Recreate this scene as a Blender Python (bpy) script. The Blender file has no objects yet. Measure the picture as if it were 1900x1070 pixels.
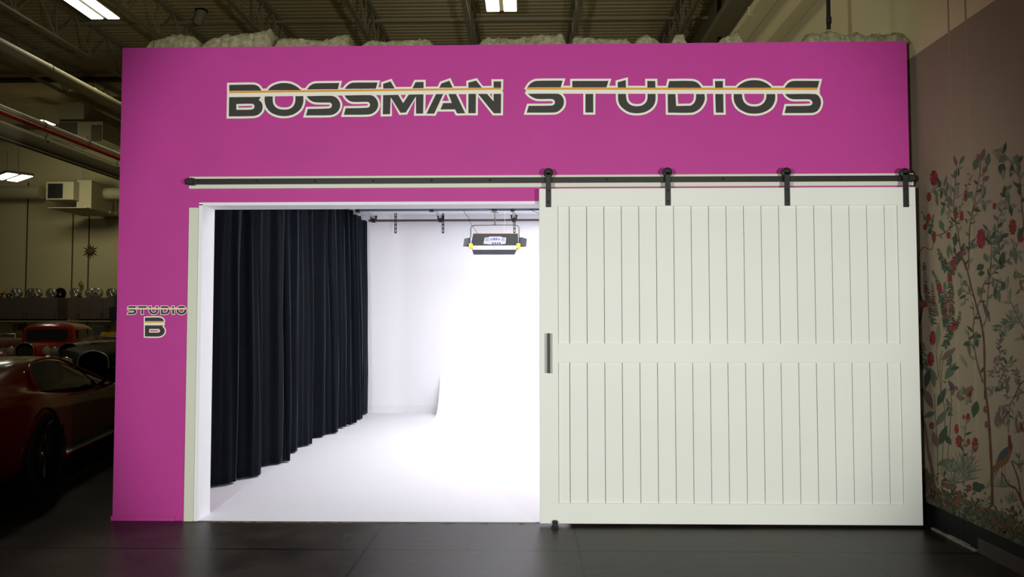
import bpy, math, random
from math import sin, cos, pi, radians, sqrt
from mathutils import Vector, Matrix, noise
from mathutils.geometry import tessellate_polygon
random.seed(11)
S = bpy.context.scene
COL = S.collection
W, H = 1900, 1070

# ------------------------------------------------------------------ camera
F, PITCH, YAW, ROLL = 1404.15, 0.0427, -0.0220, -0.0007
CAM = Vector((0.053, -5.782, 1.520))
fw = Vector((sin(YAW)*cos(PITCH), cos(YAW)*cos(PITCH), sin(PITCH)))
rt = Vector((cos(YAW), -sin(YAW), 0)); up = rt.cross(fw)
r2 = rt*cos(ROLL)+up*sin(ROLL); u2 = up*cos(ROLL)-rt*sin(ROLL)
cd = bpy.data.cameras.new('camera'); co = bpy.data.objects.new('camera', cd); COL.objects.link(co)
cd.sensor_width = 36; cd.lens = F*36/W; cd.clip_start = .05; cd.clip_end = 200
m = Matrix((r2, u2, -fw)).transposed().to_4x4(); m.translation = CAM
co.matrix_world = m; S.camera = co

# ------------------------------------------------------------------ world, exposure
S.view_settings.view_transform = 'Standard'; S.view_settings.look = 'None'
S.view_settings.exposure = 0.0; S.view_settings.gamma = 1; S.view_settings.use_curve_mapping = False
wd = bpy.data.worlds.new('world'); S.world = wd; wd.use_nodes = True
bg = wd.node_tree.nodes['Background']; bg.inputs[0].default_value = (1, .92, .72, 1); bg.inputs[1].default_value = .022

def lamp(name, kind, loc, power, color=(1, 1, 1), target=None, **kw):
    d = bpy.data.lights.new(name, kind); d.energy = power; d.color = color
    for k, v in kw.items(): setattr(d, k, v)
    o = bpy.data.objects.new(name, d); COL.objects.link(o); o.location = loc
    if target is not None:
        o.rotation_euler = (Vector(target)-Vector(loc)).to_track_quat('-Z', 'Y').to_euler()
    return o
# two studio heads standing left and right of the camera, aimed at the pink wall
KEYC = (1, .992, .962)
lamp('key_light_left', 'SPOT', (-1.9, -6.6, 1.75), 850, KEYC, (-0.25, 0, 1.70), spot_size=radians(62), spot_blend=.42, shadow_soft_size=.10)
lamp('key_light_right', 'SPOT', (2.2, -6.6, 1.45), 800, KEYC, (0.2, 0, 1.8), spot_size=radians(62), spot_blend=.55, shadow_soft_size=.10)
# lights under the studio's own ceiling
INC = (.985, .99, 1)
lamp('studio_ceiling_light', 'AREA', (.4, 2.2, 3.22), 100, INC, (.4, 2.2, 0), shape='RECTANGLE', size=3.6, size_y=2.6)
lamp('studio_ceiling_light', 'AREA', (.4, 4.9, 3.05), 125, INC, (.2, 5.2, 0), shape='RECTANGLE', size=3.6, size_y=1.6)
# garage bay lighting (below the ceiling fixtures, the last one added without a fixture)
GC = (1, .93, .66)
lamp('bay_light', 'AREA', (-9.0, 9.5, 7.8), 34, GC, (-9.0, 9.5, 0), shape='RECTANGLE', size=.65, size_y=1.3)
lamp('bay_light', 'AREA', (-.5, 9.3, 7.8), 40, GC, (-.5, 9.3, 0), shape='RECTANGLE', size=.65, size_y=1.3)
lamp('bay_light', 'AREA', (-13.5, 15.2, 5.5), 30, GC, (-14.4, 19.2, 3.8), shape='RECTANGLE', size=1.3, size_y=.5)
lamp('bay_light', 'AREA', (-1.6, .2, 8.0), 58, GC, (.6, 2.5, 4.0), shape='RECTANGLE', size=.65, size_y=1.3)  # no fixture here: added to light the upper right and keep undersides dark

# ------------------------------------------------------------------ helpers
def at(px, py, ax, val):
    d = fw + r2*((px-W/2)/F) - u2*((py-H/2)/F)
    t = (val-CAM[ax])/d[ax]
    return CAM + d*t
def fl(px, py): return at(px, py, 2, 0)
def s2l(c): c /= 255; return c/12.92 if c <= .04045 else ((c+.055)/1.055)**2.4
MATS = {}
def mat(name, rgb, rough=.6, metal=0, var=0, scale=8, bump=0, bscale=60, emit=0, sheen=0, coat=0, spec=.5, alpha=1, trans=0):
    if name in MATS: return MATS[name]
    m = bpy.data.materials.new(name); m.use_nodes = True; nt = m.node_tree; b = nt.nodes['Principled BSDF']
    c = (s2l(rgb[0]), s2l(rgb[1]), s2l(rgb[2]), 1)
    b.inputs['Base Color'].default_value = c; b.inputs['Roughness'].default_value = rough; b.inputs['Metallic'].default_value = metal
    b.inputs['Specular IOR Level'].default_value = spec
    tc = nt.nodes.new('ShaderNodeTexCoord')
    if var:
        n = nt.nodes.new('ShaderNodeTexNoise'); n.inputs['Scale'].default_value = scale; n.inputs['Detail'].default_value = 6
        nt.links.new(tc.outputs['Object'], n.inputs['Vector'])
        r = nt.nodes.new('ShaderNodeValToRGB'); r.color_ramp.elements[0].position = .3; r.color_ramp.elements[1].position = .7
        r.color_ramp.elements[0].color = tuple(x*(1-var) for x in c[:3])+(1,); r.color_ramp.elements[1].color = tuple(min(1, x*(1+var)) for x in c[:3])+(1,)
        nt.links.new(n.outputs['Fac'], r.inputs['Fac']); nt.links.new(r.outputs['Color'], b.inputs['Base Color'])
    if bump:
        n = nt.nodes.new('ShaderNodeTexNoise'); n.inputs['Scale'].default_value = bscale; n.inputs['Detail'].default_value = 4
        nt.links.new(tc.outputs['Object'], n.inputs['Vector'])
        bp = nt.nodes.new('ShaderNodeBump'); bp.inputs['Strength'].default_value = bump; bp.inputs['Distance'].default_value = .01
        nt.links.new(n.outputs['Fac'], bp.inputs['Height']); nt.links.new(bp.outputs['Normal'], b.inputs['Normal'])
    if emit:
        b.inputs['Emission Color'].default_value = c; b.inputs['Emission Strength'].default_value = emit
    if sheen:
        b.inputs['Sheen Weight'].default_value = sheen; b.inputs['Sheen Roughness'].default_value = .35
        b.inputs['Sheen Tint'].default_value = (.45, .62, .75, 1)
    if coat: b.inputs['Coat Weight'].default_value = coat; b.inputs['Coat Roughness'].default_value = .05
    MATS[name] = m; return m

class MB:
    def __init__(s): s.v = []; s.f = []; s.mi = []; s.sm = []
    def add(s, vs, fs, mi=0, smooth=False):
        o = len(s.v); s.v += [tuple(v) for v in vs]
        for f in fs: s.f.append([i+o for i in f]); s.mi.append(mi); s.sm.append(smooth)
        return s
    def box(s, lo, hi, mi=0, bev=0):
        x0, y0, z0 = [min(a, b) for a, b in zip(lo, hi)]; x1, y1, z1 = [max(a, b) for a, b in zip(lo, hi)]
        if bev <= 0:
            s.add([(x0,y0,z0),(x1,y0,z0),(x1,y1,z0),(x0,y1,z0),(x0,y0,z1),(x1,y0,z1),(x1,y1,z1),(x0,y1,z1)],
                  [(0,3,2,1),(4,5,6,7),(0,1,5,4),(1,2,6,5),(2,3,7,6),(3,0,4,7)], mi)
        else:
            b = min(bev, (x1-x0)/2.01, (y1-y0)/2.01, (z1-z0)/2.01)
            vs = []; idx = {}
            for i, (sx, sy, sz) in enumerate([(a, c, d) for a in (0, 1) for c in (0, 1) for d in (0, 1)]):
                X, Y, Z = (x0, x1)[sx], (y0, y1)[sy], (z0, z1)[sz]
                dx, dy, dz = (b, -b)[sx], (b, -b)[sy], (b, -b)[sz]
                idx[(sx,sy,sz,0)] = len(vs); vs.append((X, Y+dy, Z+dz))
                idx[(sx,sy,sz,1)] = len(vs); vs.append((X+dx, Y, Z+dz))
                idx[(sx,sy,sz,2)] = len(vs); vs.append((X+dx, Y+dy, Z))
            fs = []
            for q in (0, 1):
                fs.append([idx[(q,a,c,0)] for a, c in ((0,0),(1,0),(1,1),(0,1))])
                fs.append([idx[(a,q,c,1)] for a, c in ((0,0),(1,0),(1,1),(0,1))])
                fs.append([idx[(a,c,q,2)] for a, c in ((0,0),(1,0),(1,1),(0,1))])
            for a in (0, 1):
                for c in (0, 1):
                    fs.append([idx[(a,c,0,0)], idx[(a,c,1,0)], idx[(a,c,1,1)], idx[(a,c,0,1)]])
                    fs.append([idx[(a,0,c,0)], idx[(a,1,c,0)], idx[(a,1,c,2)], idx[(a,0,c,2)]])
                    fs.append([idx[(0,a,c,1)], idx[(1,a,c,1)], idx[(1,a,c,2)], idx[(0,a,c,2)]])
                    for d in (0, 1): fs.append([idx[(a,c,d,0)], idx[(a,c,d,1)], idx[(a,c,d,2)]])
            s.add(vs, fs, mi)
        return s
    def tube(s, pts, r, n=10, mi=0, cap=True, smooth=True):
        pts = [Vector(p) for p in pts]; vs = []; L = len(pts)
        t0 = (pts[1]-pts[0]).normalized(); a = Vector((0, 0, 1)) if abs(t0.z) < .9 else Vector((1, 0, 0))
        nn = t0.cross(a).normalized()
        for i, p in enumerate(pts):
            t = (pts[min(i+1, L-1)]-pts[max(i-1, 0)]).normalized()
            nn = (nn-t*nn.dot(t)).normalized(); bb = t.cross(nn)
            rr = r[i] if isinstance(r, (list, tuple)) else r
            for k in range(n):
                q = 2*pi*k/n; vs.append(p+nn*(rr*cos(q))+bb*(rr*sin(q)))
        fs = [(i*n+k, i*n+(k+1) % n, (i+1)*n+(k+1) % n, (i+1)*n+k) for i in range(L-1) for k in range(n)]
        s.add(vs, fs, mi, smooth)
        if cap: s.add(vs[:n], [tuple(range(n))[::-1]], mi); s.add(vs[-n:], [tuple(range(n))], mi)
        return s
    def lathe(s, c, axis, prof, n=24, mi=0, smooth=True):
        c = Vector(c); ax = Vector(axis).normalized(); a = Vector((0, 0, 1)) if abs(ax.z) < .9 else Vector((1, 0, 0))
        e1 = ax.cross(a).normalized(); e2 = ax.cross(e1); vs = []
        for (r, h) in prof:
            for k in range(n): q = 2*pi*k/n; vs.append(c+ax*h+(e1*cos(q)+e2*sin(q))*r)
        fs = [(i*n+k, i*n+(k+1) % n, (i+1)*n+(k+1) % n, (i+1)*n+k) for i in range(len(prof)-1) for k in range(n)]
        return s.add(vs, fs, mi, smooth)
    def quad(s, a, b, c, d, mi=0): return s.add([a, b, c, d], [(0, 1, 2, 3)], mi)
    def prism(s, poly, ax, v0, v1, mi=0):
        # poly: 2-D points in the two remaining axes, extruded between v0 and v1 along ax
        def P(p, v):
            q = list(p); q.insert(ax, v); return q
        n = len(poly); vs = [P(p, v0) for p in poly]+[P(p, v1) for p in poly]
        tri = tessellate_polygon([[Vector((p[0], p[1], 0)) for p in poly]])
        fs = [tuple(t) for t in tri]+[tuple(i+n for i in t[::-1]) for t in tri]
        fs += [(i, (i+1) % n, (i+1) % n+n, i+n) for i in range(n)]
        return s.add(vs, fs, mi)
    def build(s, name, mats, parent=None, **tags):
        me = bpy.data.meshes.new(name); me.from_pydata(s.v, [], s.f)
        if not isinstance(mats, (list, tuple)): mats = [mats]
        for m in mats: me.materials.append(m)
        me.polygons.foreach_set('material_index', s.mi); me.polygons.foreach_set('use_smooth', s.sm); me.update()
        import bmesh
        bm = bmesh.new(); bm.from_mesh(me); bmesh.ops.recalc_face_normals(bm, faces=bm.faces); bm.to_mesh(me); bm.free()
        o = bpy.data.objects.new(name, me); COL.objects.link(o)
        if parent is not None:
            o.parent = parent
            if parent.type == 'EMPTY' or True:
                o.matrix_parent_inverse = parent_world(parent).inverted()
        for k, v in tags.items(): o[k] = v
        return o
PW = {}
def parent_world(p):
    mtx = Matrix.LocRotScale(p.location, p.rotation_euler, p.scale)
    if p.parent: mtx = parent_world(p.parent) @ p.matrix_parent_inverse @ mtx
    return mtx
def thing(name, label, cat, loc=(0, 0, 0), rz=0, group=None, parent=None):
    o = bpy.data.objects.new(name, None); COL.objects.link(o); o.location = loc; o.rotation_euler = (0, 0, rz)
    o.empty_display_size = .1
    o['label'] = label; o['category'] = cat
    if group: o['group'] = group
    return o
def tag(o, label, cat, group=None):
    o['label'] = label; o['category'] = cat
    if group: o['group'] = group
    return o
def struct(o, label=None):
    o['kind'] = 'structure'
    if label: o['label'] = label
    return o
def dup(root, label=None, group=None, loc=None, rz=None):
    def rec(o, par):
        c = o.copy(); COL.objects.link(c)
        if par is not None: c.parent = par
        for ch in [x for x in bpy.data.objects if x.parent == o and x not in made]: made.append(rec(ch, c))
        return c
    made = []; c = rec(root, None)
    if label: c['label'] = label
    if group: c['group'] = group
    if loc is not None: c.location = loc
    if rz is not None: c.rotation_euler = (0, 0, rz)
    return c
def local(builder_fn, root):
    """run builder with world = local space of root at identity, then place root"""
    loc, rot = root.location.copy(), root.rotation_euler.copy()
    root.location = (0, 0, 0); root.rotation_euler = (0, 0, 0)
    builder_fn(root); root.location = loc; root.rotation_euler = rot
    return root

# ------------------------------------------------------------------ materials
M_PINK = mat('pink_paint', (188, 62, 147), .55, var=.03, scale=3, bump=.12, bscale=160, spec=.3)
M_DOOR = mat('door_paint', (229, 233, 223), .5, var=.015, scale=2, spec=.3)
M_TRIM = mat('sage_white_trim', (214, 218, 198), .5)
M_WHITE = mat('white_paint', (238, 238, 241), .6, spec=.3)
M_CYC = mat('studio_white', (236, 236, 240), .7, spec=.2)
M_SFLOOR = mat('studio_floor_white', (222, 222, 226), .6, var=.01, scale=1.5, spec=.25)
M_CHAR = mat('charcoal_wall', (70, 68, 76), .8)
M_BLACKM = mat('black_metal', (36, 36, 33), .5, spec=.4)
M_VEL = mat('velvet', (9, 14, 19), .85, sheen=.2, spec=.08, var=.2, scale=20)
M_ALU = mat('grey_tube', (86, 94, 112), .45, .5)
M_ALUL = mat('light_tube', (170, 172, 178), .4, .5)
M_LETB = mat('letter_charcoal', (52, 51, 46), .6, bump=.08, bscale=200)
M_LETW = mat('letter_cream', (238, 238, 220), .6)
M_LETO = mat('letter_orange', (226, 160, 62), .6)
M_INS = mat('insulation_wool', (138, 134, 102), .95, var=.35, scale=22, bump=1, bscale=45)
M_TAUPE = mat('taupe_wallpaper', (130, 118, 99), .8, var=.06, scale=1.2, spec=.1)
M_OLIVE = mat('olive_cream_paint', (186, 176, 138), .8, var=.04, scale=1, spec=.1)
M_BASE = mat('black_base', (9, 9, 9), .7, spec=.2)
M_GREYB = mat('grey_base_panel', (66, 58, 53), .8, spec=.2)
M_GW = mat('garage_wall_paint', (205, 196, 150), .8, var=.05, scale=.6)
M_STEEL = mat('painted_steel', (168, 162, 130), .6)
M_DECK = mat('roof_deck_paint', (214, 198, 148), .7, var=.08, scale=.8)
M_CAB = mat('dark_cabinet', (92, 82, 74), .6)
M_CHROME = mat('chrome', (205, 205, 200), .22, .85)
M_RED = mat('red_car_paint', (165, 12, 18), .25, coat=1)
M_DRED = mat('deep_red_car_paint', (96, 3, 6), .12, coat=.5, spec=.3)
M_BLKP = mat('black_car_paint', (5, 5, 5), .45, spec=.08)
M_GLASS = mat('dark_glass', (26, 30, 28), .06, spec=.8)
M_RUB = mat('tyre_rubber', (9, 9, 9), .8, spec=.15)
M_YEL = mat('yellow_paint', (200, 150, 20), .5)
M_ORG = mat('orange_yellow_plastic', (240, 180, 10), .45)
M_REDP = mat('red_pipe_paint', (190, 40, 18), .5)
M_LAMP = mat('lamp_diffuser', (255, 250, 235), .5, emit=6)
M_LPAN = mat('grey_panel', (84, 86, 94), .5)
M_BLUE = mat('blue_mark', (30, 30, 110), .5)
M_DARK = mat('dark_plastic', (9, 11, 16), .6, spec=.25)
M_BROWN = mat('worn_brown_strip', (92, 74, 58), .8, var=.4, scale=30)

def floor_mat():
    m = bpy.data.materials.new('stained_concrete'); m.use_nodes = True; nt = m.node_tree; L = nt.links.new; b = nt.nodes['Principled BSDF']
    tc = nt.nodes.new('ShaderNodeTexCoord'); sp = nt.nodes.new('ShaderNodeSeparateXYZ'); L(tc.outputs['Object'], sp.inputs[0])
    n = nt.nodes.new('ShaderNodeTexNoise'); n.inputs['Scale'].default_value = 1.6; n.inputs['Detail'].default_value = 9; n.inputs['Roughness'].default_value = .62
    L(tc.outputs['Object'], n.inputs['Vector'])
    r = nt.nodes.new('ShaderNodeValToRGB'); r.color_ramp.elements[0].position = .33; r.color_ramp.elements[1].position = .68
    r.color_ramp.elements[0].color = (.011, .0088, .0068, 1); r.color_ramp.elements[1].color = (.040, .033, .026, 1); L(n.outputs['Fac'], r.inputs['Fac'])
    def line(sock, pos, w):
        a = nt.nodes.new('ShaderNodeMath'); a.operation = 'SUBTRACT'; a.inputs[1].default_value = pos; L(sock, a.inputs[0])
        c = nt.nodes.new('ShaderNodeMath'); c.operation = 'ABSOLUTE'; L(a.outputs[0], c.inputs[0])
        d = nt.nodes.new('ShaderNodeMath'); d.operation = 'LESS_THAN'; d.inputs[1].default_value = w; L(c.outputs[0], d.inputs[0]); return d.outputs[0]
    acc = None
    for s_, p_, w_ in ((1, -.70, .011), (0, -1.035, .009), (0, .385, .006), (0, -.36, .002), (1, -3.7, .005), (0, 2.2, .003), (0, -3.9, .004), (0, -6.9, .004), (1, 3, .005)):
        o = line(sp.outputs[s_], p_, w_)
        if acc is None: acc = o
        else:
            a = nt.nodes.new('ShaderNodeMath'); a.operation = 'MAXIMUM'; L(acc, a.inputs[0]); L(o, a.inputs[1]); acc = a.outputs[0]
    mx = nt.nodes.new('ShaderNodeMixRGB'); L(acc, mx.inputs[0]); L(r.outputs['Color'], mx.inputs[1]); mx.inputs[2].default_value = (.002, .0018, .0015, 1)
    L(mx.outputs[0], b.inputs['Base Color'])
    rr = nt.nodes.new('ShaderNodeMapRange'); rr.inputs[3].default_value = .26; rr.inputs[4].default_value = .48; L(n.outputs['Fac'], rr.inputs[0]); L(rr.outputs[0], b.inputs['Roughness'])
    n2 = nt.nodes.new('ShaderNodeTexNoise'); n2.inputs['Scale'].default_value = 9; n2.inputs['Detail'].default_value = 8; L(tc.outputs['Object'], n2.inputs['Vector'])
    bp = nt.nodes.new('ShaderNodeBump'); bp.inputs['Strength'].default_value = .18; bp.inputs['Distance'].default_value = .01; L(n2.outputs['Fac'], bp.inputs['Height']); L(bp.outputs['Normal'], b.inputs['Normal'])
    b.inputs['Specular IOR Level'].default_value = .11
    return m
M_FLOOR = floor_mat()

# ------------------------------------------------------------------ the setting
XL, XR, HT, XW = -3.129, 2.953, 3.66, 3.016
OX0, OX1, OH, TH = -2.478, .36, 2.425, .20        # opening and wall thickness
struct(MB().box((-22, -9, -.2), (XW+.3, 19.4, 0)).build('floor', M_FLOOR))
# front partition with the opening
pw = MB()
pw.box((XL, 0, 0), (OX0, TH, HT)); pw.box((OX1, 0, 0), (XR, TH, HT)); pw.box((OX0, 0, OH), (OX1, TH, HT))
struct(pw.build('wall_front', M_PINK))
struct(MB().box((XL-.008, -.008, 0), (-2.64, -.0005, .035)).build('baseboard_front', M_PINK))
# studio shell
YB = 6.77; CH = 3.30
sw = struct(MB().box((XL, TH+.001, 0), (XL+.1, YB, HT-.02)).build('wall_studio_left', M_CHAR))
struct(MB().box((XL, YB, 0), (XR, YB+.12, HT-.02)).build('wall_studio_back', M_CYC))
struct(MB().box((XR-.1, TH+.001, 0), (XR, YB, HT-.02)).build('wall_studio_right', M_CYC))
struct(MB().box((XL+.1, TH+.001, CH), (XR-.1, YB, CH+.1)).build('ceiling_studio', M_CYC))
struct(MB().box((XL+.1, TH, .0005), (XR-.1, YB, .006)).box((OX0, 0, .0005), (OX1, TH, .006)).build('floor_studio', M_SFLOOR))
struct(MB().box((XL+.1, TH, OH+.1), (XR-.1, TH+.02, CH)).build('trim_4', M_CYC))
# cyclorama cove : swept curve, left edge visible
XC = at(816, 768, 1, YB)[0]
cy = MB(); R = .68; n = 24; prof = [(YB-R-.5, .0065), (YB-R, .0065)]+[(YB-R+R*sin(pi/2*i/n), .0065+R-R*cos(pi/2*i/n)) for i in range(1, n+1)]
prof = [(min(y, YB-.0015), z) for y, z in prof]
vs = [(XC, y, z) for y, z in prof]+[(XR-.1, y, z) for y, z in prof]
k = len(prof); cy.add(vs, [(i, i+1, i+1+k, i+k) for i in range(k-1)], smooth=True)
side = [(XC, y, z) for y, z in prof[1:]]+[(XC, YB-.0015, .0065)]
cy.add(side, [tuple(range(len(side)))])
struct(cy.build('wall_cyclorama', M_CYC))
struct(MB().box((XL+.1, YB-.014, .006), (XC-.01, YB-.0005, .125)).build('baseboard_studio_back', mat('baseboard_pale_grey', (228, 228, 231), .6)))
# trims round the opening
struct(MB().box((OX0-.02, -.012, 0), (OX0+.012, TH+.01, OH+.0), bev=.002).box((OX0-.02, -.012, OH-.012), (OX1, TH+.01, OH+.012), bev=.002).build('trim_1', M_WHITE), 'white lining round the left side and head of the doorway')
p0, p1 = at(351.5, 385, 1, -.02), at(366.5, 385, 1, -.02)
struct(MB().box((p0.x-.004, -.02, 0), (OX0-.021, 0, p0.z), bev=.002).build('trim_2', M_TRIM), 'sage white flat board standing left of the doorway')
thr = MB()
for i in range(30):
    x = OX0-.1+i*(OX1-OX0)/30
    if i > 17 and i % 3: continue
    thr.box((x, -.045+.008*random.random(), 0), (x+.1*random.uniform(.4, 1), -.025, .003))
struct(thr.build('trim_5', M_BROWN), 'worn brown strip on the floor along the doorway')
# track backing board
b0, b1 = at(350.4, 329, 1, -.02), at(350.4, 350.5, 1, -.02); b2 = at(1696, 345, 1, -.02)
zt, zb = at(1000, 324.3, 1, -.02).z, at(1000, 347, 1, -.02).z
struct(MB().box((b0.x, -.02, zb), (min(b2.x, XR+.02), 0, zt), bev=.003).build('trim_3', M_TRIM), 'long sage white board behind the sliding door track')

# right wall: black base, mural field, olive upper field, ledge beam, set-back wall
ZK, ZM, ZL = .168, 3.551, 5.10
rw = MB().box((XW, -9, 0), (XW+.3, 19.2, ZK+.01)); struct(rw.build('wall_right', [M_TAUPE]))
struct(MB().box((XW, -9, ZK+.01), (XW+.3, 19.2, ZM)).build('wall_right_lower', M_TAUPE))
struct(MB().box((XW, -9, ZM), (XW+.3, 19.2, ZL)).build('wall_right_upper', M_OLIVE))
struct(MB().box((XW-.008, -9, .004), (XW, 0.3, ZK)).build('baseboard_right', M_BASE))
ys = at(1816, 1010, 0, XW-.012).y
struct(MB().box((XW-.018, -9, 0), (XW-.0081, ys, .094)).build('baseboard_right_panel', M_GREYB))
struct(MB().box((XW-.03, ys+.02, 0), (XW-.0081, -.12, .012)).box((XW-.035, ys+.1, 0), (XW-.0081, ys+.35, .02)).build('trim_6', mat('grout_strip', (120, 114, 100), .9, var=.4, scale=20)), 'pale crumbling strip where wall meets floor')
# joints of the wall panels
yj1, yj2 = at(1760, 40, 0, XW).y, at(1792, 40, 0, XW).y
jm = MB()
for y in (yj1, yj2, yj1-3.0, yj2-3.0): jm.box((XW-.0003, y-.010, ZM), (XW+.001, y+.010, ZL), mi=1); jm.box((XW-.0003, y-.012, ZK), (XW+.001, y+.012, ZM))
struct(jm.build('trim_7', [mat('joint_sealant', (135, 122, 102), .8, spec=.1), mat('joint_dark', (120, 112, 84), .8)]), 'two vertical sealed joints in the right wall')  # upper joints are a darker tone than the olive paint around them
struct(MB().box((XW-.011, at(1785, 900, 0, XW).y-.004, 0), (XW-.0079, at(1785, 900, 0, XW).y+.004, ZK)).build('trim_8', mat('gap_black', (4, 4, 4), .8)))
# upper setback wall
XU = 4.28
struct(MB().box((XU, -9, ZL), (XU+.3, 19.2, 8.8)).build('wall_right_setback', mat('upper_wall_paint', (150, 142, 112), .8, var=.05, scale=.5)))
struct(MB().box((XW, -9, ZL-.02), (XU, 19.2, ZL)).build('wall_right_ledge', M_OLIVE))
# far wall and roof
YF = 19.2; CZ = 8.8
struct(MB().box((-22, YF, 0), (XU+.3, YF+.3, CZ)).build('wall_far', M_GW))
dk = MB(); x0, x1 = -22, XU+.3; yy = -1.0; P = []
while yy < YF:
    P += [(yy, CZ), (yy+.10, CZ), (yy+.115, CZ-.016), (yy+.14, CZ-.016), (yy+.155, CZ)]; yy += .2
vs = [(x0, y, z) for y, z in P]+[(x1, y, z) for y, z in P]; k = len(P)
dk.add(vs, [(i, i+1, i+1+k, i+k) for i in range(k-1)])
struct(dk.build('ceiling', M_DECK))
sm = MB()
for x in [at(p, 450, 1, YF).x for p in (50, 135, 165)]: sm.box((x-.02, YF-.012, 0), (x+.02, YF, 6.2))
struct(sm.build('trim_9', mat('wall_seam', (70, 64, 44), .8)), 'vertical seams of the far wall panels')

# ------------------------------------------------------------------ sliding barn door
YD = -.112                                        # front face of the frame
dl_, dr_ = at(1001, 660, 1, YD).x, min(at(1706, 660, 1, YD).x, XW-.012)
dzt, dzb = at(1350, 348, 1, YD).z, .022
door = thing('door_1', 'wide white barn door of vertical planks hanging from a black track', 'door', ((dl_+dr_)/2, YD+.03, dzb))
struct(door)
TK = .045                                          # frame boards
xi0, xi1 = at(1036, 660, 1, YD).x, at(1672, 660, 1, YD).x
zr0 = at(1350, 382, 1, YD).z; zr1 = at(1350, 934.5, 1, YD).z; zm0, zm1 = at(1350, 637, 1, YD).z, at(1350, 673, 1, YD).z
MB().box((dl_, YD, dzb+.0), (dr_, YD+TK, zr1), bev=.003).build('bottom_rail', M_DOOR, door)
MB().box((dl_, YD, zr0), (dr_, YD+TK, dzt), bev=.003).build('top_rail', M_DOOR, door)
MB().box((dl_, YD+.001, zr1), (xi0, YD+TK, zr0), bev=.002).build('stile', M_DOOR, door)
MB().box((xi1, YD+.001, zr1), (dr_, YD+TK, zr0), bev=.002).build('stile', M_DOOR, door)
MB().box((xi0, YD+.001, zm1), (xi1, YD+TK-.004, zm0), bev=.002).build('middle_rail', M_DOOR, door)
gx0, gsp = at(1056.5, 450, 1, YD).x, at(1414, 450, 1, YD).x
gsp = (gsp-gx0)/11
edges = [xi0]+[gx0+gsp*i for i in range(19)]+[xi1]
edges = [e for e in edges if e < xi1-.02 or e == xi1]
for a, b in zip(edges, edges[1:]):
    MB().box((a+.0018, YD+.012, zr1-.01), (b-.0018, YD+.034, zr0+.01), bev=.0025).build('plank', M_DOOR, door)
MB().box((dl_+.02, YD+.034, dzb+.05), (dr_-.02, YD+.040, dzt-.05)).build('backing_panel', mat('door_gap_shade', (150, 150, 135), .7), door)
hx = at(1018, 655, 1, YD-.05).x; hz0, hz1 = at(1018, 692, 1, YD-.05).z, at(1018, 618, 1, YD-.05).z
hd = MB().box((hx-.011, YD-.06, hz0), (hx+.011, YD-.048, hz1), bev=.002)
for z in (hz0+.045, hz1-.045): hd.tube([(hx, YD-.05, z), (hx, YD+.002, z)], .006)
hd.build('handle', M_BLACKM, door)
hangers = []
for (px, py0, py1) in ((1017.5, 312, 384), (1239, 311, 381), (1460, 311, 381.5), (1680, 312, 384)):
    yh = YD-.007
    c = at(px, py0+8, 1, yh); bz = at(px, py1, 1, yh).z
    hw = .0195
    g = MB().box((c.x-hw, yh-.006, bz), (c.x+hw, yh+.006, c.z), bev=.002)
    g.lathe((c.x, yh-.006, c.z), (0, 1, 0), [(.0, 0), (hw, 0), (hw, .012), (0, .012)], 20, smooth=False)
    h = g.build('hanger_strap', M_BLACKM, door)
    w = MB().lathe((c.x, yh+.006, c.z+.001), (0, 1, 0), [(0, 0), (.034, 0), (.036, .004), (.034, .009), (.031, .013), (.034, .018), (.036, .022), (.033, .026), (0, .026)], 28)
    w.build('roller', M_BLACKM, h)
    bt = MB()
    for z in (c.z, dzt-.022, dzt-.105): bt.lathe((c.x, yh-.006, z), (0, -1, 0), [(.009, 0), (.009, .004), (.006, .007), (0, .007)], 10)
    bt.build('bolts', mat('bolt_dark', (28, 26, 24), .4), h)
# track
YT = -.075
track = thing('sliding_door_track', 'long flat black steel track on standoffs above the doorway and barn door', 'door track', (0, 0, zt-.04))
ta, tb = at(345, 338.5, 1, YT), at(1692, 333.5, 1, YT)
tzc = (at(900, 334.2, 1, YT).z)
MB().box((ta.x, YT-.004, tzc-.021), (min(tb.x, XW-.02), YT+.004, tzc+.021), bev=.001).build('bar', M_BLACKM, track)
px = 369
while px < 1690:
    x = at(px, 335, 1, YT).x
    g = MB().tube([(x, YT+.0, tzc), (x, -.02, tzc)], .010, 12)
    g.lathe((x, YT-.004, tzc), (0, -1, 0), [(.009, 0), (.009, .003), (0, .004)], 10)
    g.build('standoff_bolt', M_BLACKM, track); px += 108
for pxx in (354.5, 1689):
    x = at(pxx, 336, 1, YT).x
    g = MB().box((x-.024, YT-.022, tzc-.027), (x+.024, YT+.02, tzc+.027), bev=.006)
    g.lathe((x-(.03 if pxx < 900 else -.022), YT-.001, tzc), (1, 0, 0), [(0, -.012), (.02, -.012), (.023, 0), (.02, .012), (0, .012)], 16)
    g.build('end_stop', M_BLACKM, track)
# floor guide
gx = at(1030, 972, 2, .03).x
fg = thing('floor_guide', 'small black roller guide on the floor at the left foot of the barn door', 'door guide', (gx, YD-.03, 0))
MB().box((gx-.03, YD-.045, 0), (gx+.03, YD+.05, .006), bev=.001).build('base_plate', M_BLACKM, fg)
MB().lathe((gx, YD-.022, .006), (0, 0, 1), [(0, 0), (.019, 0), (.021, .004), (.021, .018), (.017, .02), (.017, .026), (.021, .028), (.021, .04), (.012, .046), (0, .046)], 20).build('roller', M_BLACKM, fg)

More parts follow.
